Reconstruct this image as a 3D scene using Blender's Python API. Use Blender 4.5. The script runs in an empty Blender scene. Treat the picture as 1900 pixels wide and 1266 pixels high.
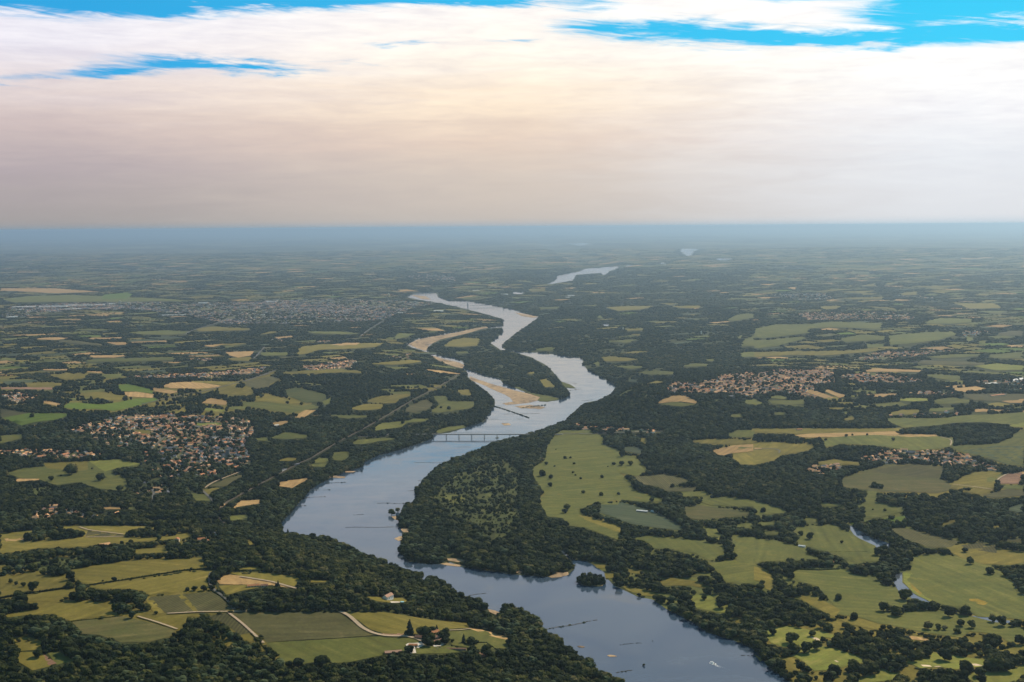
import bpy, bmesh, math, random
import numpy as np
from mathutils import Matrix, Vector, geometry
R = math.radians
random.seed(7); rng = np.random.default_rng(11)
SC = bpy.context.scene
COL = SC.collection

# ------------------------------------------------------------------ camera
F_PX = 2610.0; CAM_H = 900.0; W0, H0 = 1900, 1266
EYE = 421.0                             # row of the eye level in the photograph
PITCH = math.atan((633 - EYE) / F_PX); ROLL = R(0.39)
cam_rot = Matrix.Rotation(R(90) - PITCH, 3, 'X') @ Matrix.Rotation(-ROLL, 3, 'Z')
cd = bpy.data.cameras.new('camera'); cam = bpy.data.objects.new('camera', cd); COL.objects.link(cam)
cd.sensor_width = 36; cd.lens = 36 * F_PX / W0; cd.clip_start = 1; cd.clip_end = 400000
cam.matrix_world = Matrix.Translation((0, 0, CAM_H)) @ cam_rot.to_4x4()
SC.camera = cam
SUN_AZ, SUN_EL = R(40), R(41)          # azimuth clockwise from the viewing direction (+y)

# ------------------------------------------------------------------ node helper
class NT:
    def __init__(s, nt): s.nt = nt; s.n = nt.nodes; s.l = nt.links
    def node(s, typ, ins=None, **kw):
        nd = s.n.new(typ)
        for k, v in kw.items(): setattr(nd, k, v)
        for k, v in (ins or {}).items(): s.set(nd, k, v)
        return nd
    def set(s, nd, k, v):
        sock = nd.inputs[k]
        if isinstance(v, bpy.types.NodeSocket): s.l.new(v, sock)
        else: sock.default_value = v
    def m(s, op, a, b=0.0, c=None, clamp=False):
        nd = s.node('ShaderNodeMath', operation=op, use_clamp=clamp)
        s.set(nd, 0, a); s.set(nd, 1, b)
        if c is not None: s.set(nd, 2, c)
        return nd.outputs[0]
    def mix(s, f, a, b, blend='MIX'):
        nd = s.node('ShaderNodeMix', data_type='RGBA', blend_type=blend)
        s.set(nd, 0, f); s.set(nd, 6, a); s.set(nd, 7, b)
        return nd.outputs[2]
    def ramp(s, f, stops, interp='LINEAR'):
        nd = s.node('ShaderNodeValToRGB'); cr = nd.color_ramp; cr.interpolation = interp
        while len(cr.elements) < len(stops): cr.elements.new(0.5)
        for e, (p, c) in zip(cr.elements, stops):
            e.position = p; e.color = (*c, 1) if len(c) == 3 else c
        s.set(nd, 0, f); return nd.outputs[0]
    def noise(s, vec, scale, detail=3, rough=0.55, dist=0.0):
        nd = s.node('ShaderNodeTexNoise', {'Vector': vec, 'Scale': scale, 'Detail': detail, 'Roughness': rough, 'Distortion': dist})
        return nd.outputs[0]
    def vmul(s, vec, xyz):
        nd = s.node('ShaderNodeVectorMath', operation='MULTIPLY'); s.set(nd, 0, vec); nd.inputs[1].default_value = xyz
        return nd.outputs[0]
def lin(r, g, b):
    f = lambda c: (c / 255) / 12.92 if c <= 10 else (((c / 255) + 0.055) / 1.055) ** 2.4
    return (f(r), f(g), f(b))

# ------------------------------------------------------------------ world
def build_world():
    w = bpy.data.worlds.new('World'); SC.world = w; w.use_nodes = True
    t = NT(w.node_tree); t.n.clear()
    tc = t.node('ShaderNodeTexCoord').outputs['Generated']
    sep = t.node('ShaderNodeSeparateXYZ', {0: tc})
    x, y, z = sep.outputs
    az = t.m('ARCTAN2', x, y)                      # 0 straight ahead, + to the right
    el = t.m('ARCSINE', z)
    # stretched coordinates of a cloud sheet overhead
    comb = t.node('ShaderNodeCombineXYZ', {0: t.m('MULTIPLY', az, 9.0), 1: t.m('MULTIPLY', el, 60.0), 2: 0.0}).outputs[0]
    nw1 = t.noise(comb, 1.3, 5, 0.6, 0.6)
    nw2 = t.noise(comb, 3.3, 6, 0.65, 0.3)
    comb2 = t.node('ShaderNodeCombineXYZ', {0: t.m('MULTIPLY', az, 5.0), 1: t.m('MULTIPLY', el, 75.0), 2: 4.0}).outputs[0]
    comb3 = t.node('ShaderNodeCombineXYZ', {0: t.m('MULTIPLY', az, 16.0), 1: t.m('MULTIPLY', t.m('ADD', el, t.m('MULTIPLY', az, 0.10)), 190.0), 2: 9.0}).outputs[0]
    nw3 = t.noise(comb3, 1.0, 7, 0.62, 0.9)
    nstreak = t.noise(comb2, 1.0, 5, 0.6, 0.8)
    elw = t.m('ADD', el, t.m('MULTIPLY', t.m('SUBTRACT', nw1, 0.5), 0.020))
    azw = t.m('ADD', az, t.m('MULTIPLY', t.m('SUBTRACT', nw2, 0.5), 0.06))
    # cloud colours by elevation, left / centre / right of the scene
    E = lambda py: math.atan((EYE - py) / F_PX) / 0.5
    vv = t.m('DIVIDE', t.m('ADD', el, t.m('MULTIPLY', t.m('MULTIPLY', t.m('SUBTRACT', nstreak, 0.5), t.m('MULTIPLY', el, 25.0, clamp=True)), 0.026)), 0.5, clamp=True)
    L = t.ramp(vv, [(0, lin(146, 152, 158)), (E(408), lin(164, 158, 157)), (E(310), lin(180, 169, 173)), (E(240), lin(206, 190, 188)), (E(170), lin(226, 214, 214)), (E(90), lin(236, 233, 242)), (0.31, lin(236, 236, 246)), (0.5, lin(200, 210, 228))])
    Cc = t.ramp(vv, [(0, lin(170, 178, 186)), (E(408), lin(197, 188, 180)), (E(330), lin(212, 199, 188)), (E(260), lin(228, 208, 192)), (E(190), lin(250, 231, 208)), (E(110), lin(255, 246, 234)), (0.31, lin(255, 250, 246)), (0.5, lin(205, 212, 228))])
    Rr = t.ramp(vv, [(0, lin(200, 212, 222)), (E(408), lin(222, 224, 228)), (E(300), lin(230, 233, 238)), (E(220), lin(243, 243, 246)), (E(130), lin(255, 254, 252)), (0.31, lin(255, 255, 255)), (0.5, lin(215, 222, 235))])
    uu = t.m('ADD', az, t.m('MULTIPLY', t.m('SUBTRACT', nw1, 0.5), 0.10))
    f1 = t.node('ShaderNodeMapRange', {0: uu, 1: -0.36, 2: 0.02, 3: 0.0, 4: 1.0}, interpolation_type='SMOOTHSTEP').outputs[0]
    f2 = t.node('ShaderNodeMapRange', {0: uu, 1: -0.02, 2: 0.32, 3: 0.0, 4: 1.0}, interpolation_type='SMOOTHSTEP').outputs[0]
    cloud = t.mix(f2, t.mix(f1, L, Cc), Rr)
    # faint relief in the cloud sheet, growing upwards
    rel = t.m('MULTIPLY', t.m('ADD', t.m('SUBTRACT', nw2, 0.5), t.m('ADD', t.m('MULTIPLY', t.m('SUBTRACT', nw3, .5), .22), t.m('MULTIPLY', t.m('SUBTRACT', nw1, .5), 1.1))), 0.34)
    rel = t.m('MULTIPLY', rel, t.m('MULTIPLY', vv, 4.0, clamp=True))
    cloud = t.mix(1.0, cloud, t.node('ShaderNodeCombineXYZ', {0: t.m('ADD', rel, 1.0), 1: t.m('ADD', rel, 1.0), 2: t.m('ADD', t.m('MULTIPLY', rel, .7), 1.0)}).outputs[0], 'MULTIPLY')
    # openings of blue sky between the clouds: (azimuth px, elevation px, half widths px, tilt, strength)
    blobs = [(40, 8, 330, 34, 0.0, 2.0), (200, 10, 160, 34, 0.0, 1.0), (560, -2, 330, 22, 0.0, 1.9), (900, -8, 220, 18, 0, 1.5), (400, 131, 140, 13, 0.04, 1.45), (205, 150, 100, 10, -0.04, 1.0), (80, 166, 60, 5, 0, .55), (15, 178, 45, 7, 0, .5),
             (300, 18, 70, 24, 0, .9), (740, 88, 60, 5, 0, .6), (660, 124, 70, 5, 0, .4), (945, 82, 55, 5, 0, .55),
             (1130, 63, 100, 14, 0.03, 1.1), (1260, 54, 130, 16, .06, .75), (1560, 87, 320, 16, .02, 1.35), (1350, 78, 150, 8, .06, .8), (1790, 28, 150, 36, 0, 2.0), (1560, 2, 150, 13, 0, 1.3), (1880, 88, 130, 13, 0, 1.0), (1100, 18, 60, 12, 0, .5), (1640, 48, 90, 10, .1, .5), (975, 20, 45, 6, 0, .4)]
    tot = None
    for (bx, by, sx, sy, tilt, st) in blobs:
        a0 = math.atan((bx - 950) / F_PX); e0 = math.atan((EYE - by + (bx - 950) * math.tan(ROLL) * -1) / F_PX)
        da = t.m('SUBTRACT', azw, a0); de = t.m('SUBTRACT', elw, e0)
        de = t.m('ADD', de, t.m('MULTIPLY', da, tilt))
        q = t.m('ADD', t.m('POWER', t.m('ABSOLUTE', t.m('DIVIDE', da, sx / F_PX)), 2.0), t.m('POWER', t.m('ABSOLUTE', t.m('DIVIDE', de, sy / F_PX)), 2.0))
        g = t.m('MULTIPLY', t.m('EXPONENT', t.m('MULTIPLY', q, -0.9)), st)
        tot = g if tot is None else t.m('ADD', tot, g)
    # above and behind the picture: broken cloud
    up = t.node('ShaderNodeMapRange', {0: el, 1: 0.22, 2: 0.5, 3: 0.0, 4: 1.0}).outputs[0]
    patch = t.node('ShaderNodeMapRange', {0: t.noise(tc, 3.0, 5, 0.6, 0.4), 1: 0.36, 2: 0.52}).outputs[0]
    tot = t.m('ADD', tot, t.m('MULTIPLY', up, patch))
    wisp = t.m('ADD', t.m('MULTIPLY', t.m('SUBTRACT', nw3, 0.5), 2.6), t.m('MULTIPLY', t.m('SUBTRACT', nw2, 0.5), 0.9))
    open_ = t.node('ShaderNodeMapRange', {0: t.m('SUBTRACT', tot, t.m('MULTIPLY', wisp, t.m('MINIMUM', t.m('MULTIPLY', tot, 1.4), 1.0))), 1: 0.12, 2: 1.25}, interpolation_type='SMOOTHSTEP').outputs[0]
    sky = t.node('ShaderNodeTexSky', sky_type='NISHITA', sun_disc=False, sun_elevation=SUN_EL, sun_rotation=SUN_AZ, altitude=900, air_density=1.0, dust_density=0.6, ozone_density=2.0)
    skyc = t.mix(1.0, sky.outputs[0], (0.13, 0.13, 0.13, 1), 'MULTIPLY')
    blue = t.mix(t.node('ShaderNodeMapRange', {0: az, 1: -0.3, 2: 0.3}).outputs[0], (*lin(0, 160, 222), 1), (*lin(4, 200, 244), 1))
    bluemix = t.mix(t.node('ShaderNodeMapRange', {0: el, 1: 0.15, 2: 0.6, 3: .92, 4: 0.15}).outputs[0], skyc, blue)
    # unseen cloud overhead and behind the viewer is dimmed to lower the ambient light
    dim = t.m('MULTIPLY', t.node('ShaderNodeMapRange', {0: el, 1: 0.40, 2: 0.95, 3: 1.0, 4: 0.30}).outputs[0], t.node('ShaderNodeMapRange', {0: t.m('ABSOLUTE', az), 1: 1.0, 2: 2.2, 3: 1.0, 4: 0.45}).outputs[0])
    cloud = t.mix(1.0, cloud, t.node('ShaderNodeCombineXYZ', {0: t.m('MULTIPLY', dim, dim), 1: dim, 2: dim}).outputs[0], 'MULTIPLY')
    col = t.mix(open_, cloud, bluemix)
    bg = t.node('ShaderNodeBackground', {'Color': col, 'Strength': 1.0})
    t.l.new(bg.outputs[0], t.node('ShaderNodeOutputWorld').inputs[0])
build_world()
sd = bpy.data.lights.new('sun', 'SUN'); sun = bpy.data.objects.new('sun', sd); COL.objects.link(sun)
sd.energy = 5.0; sd.angle = R(0.5); sd.color = (1.0, 0.87, 0.66)
sv = Vector((math.sin(SUN_AZ) * math.cos(SUN_EL), math.cos(SUN_AZ) * math.cos(SUN_EL), math.sin(SUN_EL)))
sun.rotation_euler = (-sv).to_track_quat('-Z', 'Y').to_euler()
VS = SC.view_settings; VS.view_transform = 'Standard'; VS.look = 'None'; VS.exposure = 0.06; VS.gamma = 1
SC.cycles.max_bounces = 4; SC.cycles.volume_bounces = 0; SC.cycles.diffuse_bounces = 2; SC.cycles.glossy_bounces = 2
SC.cycles.transparent_max_bounces = 4

# ------------------------------------------------------------------ projection
CR = np.array(cam_rot)
def px_dirs(p):
    p = np.atleast_2d(np.asarray(p, float))
    d = np.stack([p[:, 0] - 950, -(p[:, 1] - 633), -F_PX * np.ones(len(p))], 1)
    return d @ CR.T
def project(P):
    q = (np.asarray(P, float) - np.array([0, 0, CAM_H])) @ CR
    k = F_PX / np.maximum(-q[:, 2], 1e-3)
    return np.stack([950 + q[:, 0] * k, 633 - q[:, 1] * k], 1)
def ground0(p):
    d = px_dirs(p); t_ = -CAM_H / np.minimum(d[:, 2], -1e-4)
    return d[:, :2] * t_[:, None]

ORG = dict(A=(0, 950), B=(450, 950), C=(900, 950), D=(1400, 950), E=(0, 680), F=(450, 680), G=(900, 680), H=(1400, 680), I=(0, 400), J=(450, 400), K=(900, 400), L=(1400, 400))
def T(tile, pts):
    if tile == 'P': return [tuple(p) for p in pts]
    ox, oy = ORG[tile]; return [(ox + x / 3.8, oy + y / 3.8) for x, y in pts]
def pairs(s):
    v = [float(q) for q in s.replace(',', ' ').split()]; return list(zip(v[::2], v[1::2]))
# ------------------------------------------------------------------ layout: river, islands, sand (points of the photograph, laid onto the ground)
RIVER = pairs('''1190 1330 1153 1266 1110 1247 1103 1242 1085 1232 1074 1218 1047 1203 1037 1187 1008 1174 1003 1155 985 1143 963 1134 950 1124 935 1128 921 1146 908 1132 905 1129 882 1113 860 1108 832 1097 824 1079 800 1074 784 1082 779 1066 747 1058 729 1050 700 1039 674 1029 634 1010 608 999 582 997 542 993 526 989 520 979
520 972 537 954 550 938 566 922 574 909 608 890 639 877 671 867 674 859 700 846 740 835 779 823 803 814 805 806 832 804 866 793 897 783 908 767 918 751 918 743 905 728 882 711 868 700 866 690 860 684 832 674 805 663 789 653 765 645 753 639 774 629 832 618 897 608 932 605 933 600 932 592 897 582 853 571 818 563 766 555 755 551 768 543 813 542
814 551 832 558 871 559 910 566 953 574 992 587 1000 588 984 600 958 618 934 637 934 647 960 653 992 654 1031 658 1063 663 1079 663 1087 684 1124 705 1145 717 1134 730 1110 743 1084 748 1058 770 1047 783 1013 796 985 806 950 815 918 822 882 838 826 859 816 864 792 888 774 904 772 930 753 938 739 966 747 984 745 1010 742 1024 758 1042 792 1047 824 1047 836 1044 860 1053 897 1058 950 1066 1018 1071 1055 1066 1066 1055 1058 1042 1042 1029 1041 1013 1046 1013 1051 1029 1063 1039 1089 1042 1108 1053 1124 1064 1124 1076 1129 1076 1139 1087 1161 1097 1184 1108 1211 1113 1239 1132 1282 1153 1313 1174 1361 1189 1400 1205 1426 1239 1466 1266 1560 1330''')
WATER = dict(river=RIVER)
PONDS = [T('P', pairs('1008 529 1029 521 1032 512 1068 505 1084 499 1124 496 1189 491 1153 496 1132 504 1121 513 1113 507 1071 510 1066 520 1032 526')),
         T('P', pairs('1263 462 1279 459 1297 462 1287 468 1284 476 1274 475 1263 470')),
         T('P', pairs('1326 480 1363 479 1352 483 1334 484')), T('P', pairs('1218 489 1239 485 1237 491')),
         T('P', pairs('1050 452 1084 451 1107 455 1071 456')), T('P', pairs('949 543 975 542 970 546 950 546')), T('P', pairs('1117 601 1132 602 1130 605 1117 605'))]
STREAMS = [T('P', pairs('1572 975 1582 976 1597 985 1620 999 1644 1006 1660 1012 1652 1020 1637 1019 1616 1013 1600 1004 1584 992')),
           T('P', pairs('1656 1073 1662 1065 1675 1062 1678 1080 1689 1097 1703 1107 1732 1118 1724 1125 1708 1119 1692 1114 1668 1098 1660 1087')),
           T('P', pairs('1801 1143 1832 1145 1850 1151 1874 1152 1873 1157 1847 1155 1828 1151')), T('P', pairs('1679 1023 1683 1026 1682 1033 1679 1031')),
           T('P', pairs('1661 1042 1665 1042 1665 1048 1660 1047')), T('P', pairs('1474 1134 1490 1134 1488 1137 1475 1137'))]
ISLAND = pairs('794 650 795 644 803 637 818 630 845 624 872 617 897 610 932 608 932 618 920 628 910 637 929 650 940 650 953 653 984 663 1010 676 1022 686 1032 697 1042 709 1055 725 1058 733 1042 742 1020 738 1000 735 979 729 955 720 934 712 926 702 900 697 880 690 863 684 860 671 845 665 832 663 815 660 803 657')
ISLET = pairs('1068 1080 1078 1074 1100 1073 1118 1076 1124 1084 1112 1089 1085 1088')
SPIT = T('G', pairs('205 150 240 145 330 190 420 205 480 215 530 230 510 240 440 250 385 248 370 240 390 220 320 195'))
SAND = [pairs('905 605 870 612 832 620 800 625 774 631 757 639 775 647 790 651 797 640 822 631 850 624 880 616 905 611'),
        pairs('800 660 826 667 852 673 862 678 858 684 840 680 815 670'),
        pairs('871 698 890 706 910 712 930 718 945 722 960 726 985 732 1002 737 1003 742 985 747 962 750 940 752 932 749 952 746 946 738 934 731 912 722 893 713 872 705'),
        pairs('955 580 975 583 1000 588 988 590 968 587'), 
        pairs('764 548 790 550 800 556 786 556'),
        T('B', pairs('1050 35 1080 30 1105 45 1100 62 1070 55')), T('B', pairs('1115 125 1145 112 1190 130 1175 145 1130 145')), T('B', pairs('1070 190 1100 175 1130 170 1130 200 1100 205')),
        T('B', pairs('1425 290 1460 280 1515 285 1515 320 1560 325 1575 350 1520 355 1450 345 1432 325')), T('B', pairs('1395 368 1440 360 1530 375 1580 385 1560 392 1450 380')),
        T('C', pairs('205 425 235 415 262 425 245 438')), T('C', pairs('450 460 500 430 585 425 590 445 530 462 470 468')), T('C', pairs('800 515 830 512 830 522 805 525')),
        T('C', pairs('650 948 668 945 690 950 706 954 688 960 660 957')), T('C', pairs('860 1015 880 1009 905 1013 932 1020 915 1024 880 1024')),
        pairs('905 1131 918 1133 930 1139 922 1142 908 1136'), T('F', pairs('590 775 640 772 725 780 720 790 620 785')), T('F', pairs('720 740 800 740 780 748 725 750')),
        pairs('955 754 985 752 1012 756 1004 759 968 758'), pairs('930 786 944 786 948 789 936 790')]
# ------------------------------------------------------------------ terrain height
def dens(poly, step):
    out = []
    for a, b in zip(poly, poly[1:] + poly[:1]):
        n = max(1, int(math.hypot(b[0] - a[0], b[1] - a[1]) / step))
        for k in range(n): out.append((a[0] + (b[0] - a[0]) * k / n, a[1] + (b[1] - a[1]) * k / n))
    return out
_wp = [ground0(p) for p in [RIVER] + STREAMS + PONDS[:1]]
_seg = np.concatenate([np.concatenate([w_, np.roll(w_, -1, 0)], 1) for w_ in _wp])
def _dist(P):
    a = _seg[:, :2]; b = _seg[:, 2:]; ab = b - a; L2 = np.maximum((ab ** 2).sum(1), 1e-6)
    out = np.full(len(P), 1e9)
    for i in range(0, len(P), 4000):
        q = P[i:i + 4000]; w_ = q[:, None] - a[None]
        t_ = np.clip((w_ * ab[None]).sum(2) / L2, 0, 1)
        out[i:i + 4000] = np.sqrt(((w_ - ab[None] * t_[..., None]) ** 2).sum(2).min(1))
    return out
GX = np.arange(-9000, 9001, 75.0); GY = np.arange(1500, 30001, 75.0)
_gx, _gy = np.meshgrid(GX, GY, indexing='ij')
_gd = _dist(np.stack([_gx.ravel(), _gy.ravel()], 1)).reshape(_gx.shape)
def inpoly(P, poly):
    x, y = P[:, 0], P[:, 1]; c = np.zeros(len(P), bool)
    for (x1, y1), (x2, y2) in zip(poly, list(poly[1:]) + [poly[0]]):
        if y1 == y2: continue
        c ^= ((y1 > y) != (y2 > y)) & (x < (x2 - x1) * (y - y1) / (y2 - y1) + x1)
    return c
_flat = np.stack([_gx.ravel(), _gy.ravel()], 1)
for w_ in _wp:
    _gd[inpoly(_flat, [tuple(q) for q in w_]).reshape(_gx.shape)] = 0
def rdist(P):
    fx = np.clip((P[:, 0] - GX[0]) / 75, 0, len(GX) - 1.001); fy = np.clip((P[:, 1] - GY[0]) / 75, 0, len(GY) - 1.001)
    i = fx.astype(int); j = fy.astype(int); u = fx - i; v = fy - j
    return _gd[i, j] * (1 - u) * (1 - v) + _gd[i + 1, j] * u * (1 - v) + _gd[i, j + 1] * (1 - u) * v + _gd[i + 1, j + 1] * u * v
HILLS = [(1185, 775, 82, 420, 420), (1330, 745, 50, 600, 700), (1560, 715, 46, 1000, 800), (250, 1150, 40, 800, 700), (620, 1120, 34, 450, 420), (60, 1240, 30, 500, 400),
         (180, 775, 52, 1100, 900), (60, 700, 30, 900, 900), (640, 690, 42, 900, 800), (430, 1010, 22, 400, 500), (1700, 850, 30, 800, 700), (1640, 620, 45, 1900, 1900), (1500, 640, 30, 900, 900), (300, 640, 22, 1500, 1200),
         (30, 640, 30, 700, 900), (1850, 780, 30, 700, 900)]
_hc = ground0([(a, b) for a, b, *_ in HILLS])
def hgt(P):
    P = np.atleast_2d(np.asarray(P, float)); x, y = P[:, 0], P[:, 1]
    h = np.zeros(len(P))
    for (c, (_, _, A, sx, sy)) in zip(_hc, HILLS):
        h += A * np.exp(-0.5 * (((x - c[0]) / sx) ** 2 + ((y - c[1]) / sy) ** 2))
    r = np.hypot(x, y)
    und = 5 * np.sin(x / 310 + 1.3 * np.sin(y / 410)) * np.sin(y / 370 + 0.7) + 4 * np.sin((x + y) / 230 + 2)
    far = 16 * np.sin(x / 1500 + 1.1 * np.sin(y / 2300)) * np.sin(y / 1900 + .5) + 12 * np.sin((x - .6 * y) / 2700 + 1)
    h += (und + 5) * 0.6 * np.clip((r - 2500) / 1500, 0, 1) + (far + 26) * np.clip((r - 9000) / 6000, 0, 1) + 22 * np.clip((r - 30000) / 30000, 0, 1) * (1 + np.sin(x / 9000 + 1.0) + .5 * np.sin(x / 4100 + y / 9000))
    d = np.clip((rdist(P) - 25) / 330, 0, 1); d = d * d * (3 - 2 * d)
    return np.maximum(h, 0) * d
def ground(p):
    d = px_dirs(p); z = np.zeros(len(d))
    for _ in range(14):
        t_ = (z - CAM_H) / np.minimum(d[:, 2], -1e-4); xy = d[:, :2] * t_[:, None]
        z = 0.5 * z + 0.5 * hgt(xy)
    return np.column_stack([xy, hgt(xy)])
def G1(px, py): return ground([(px, py)])[0]

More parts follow.
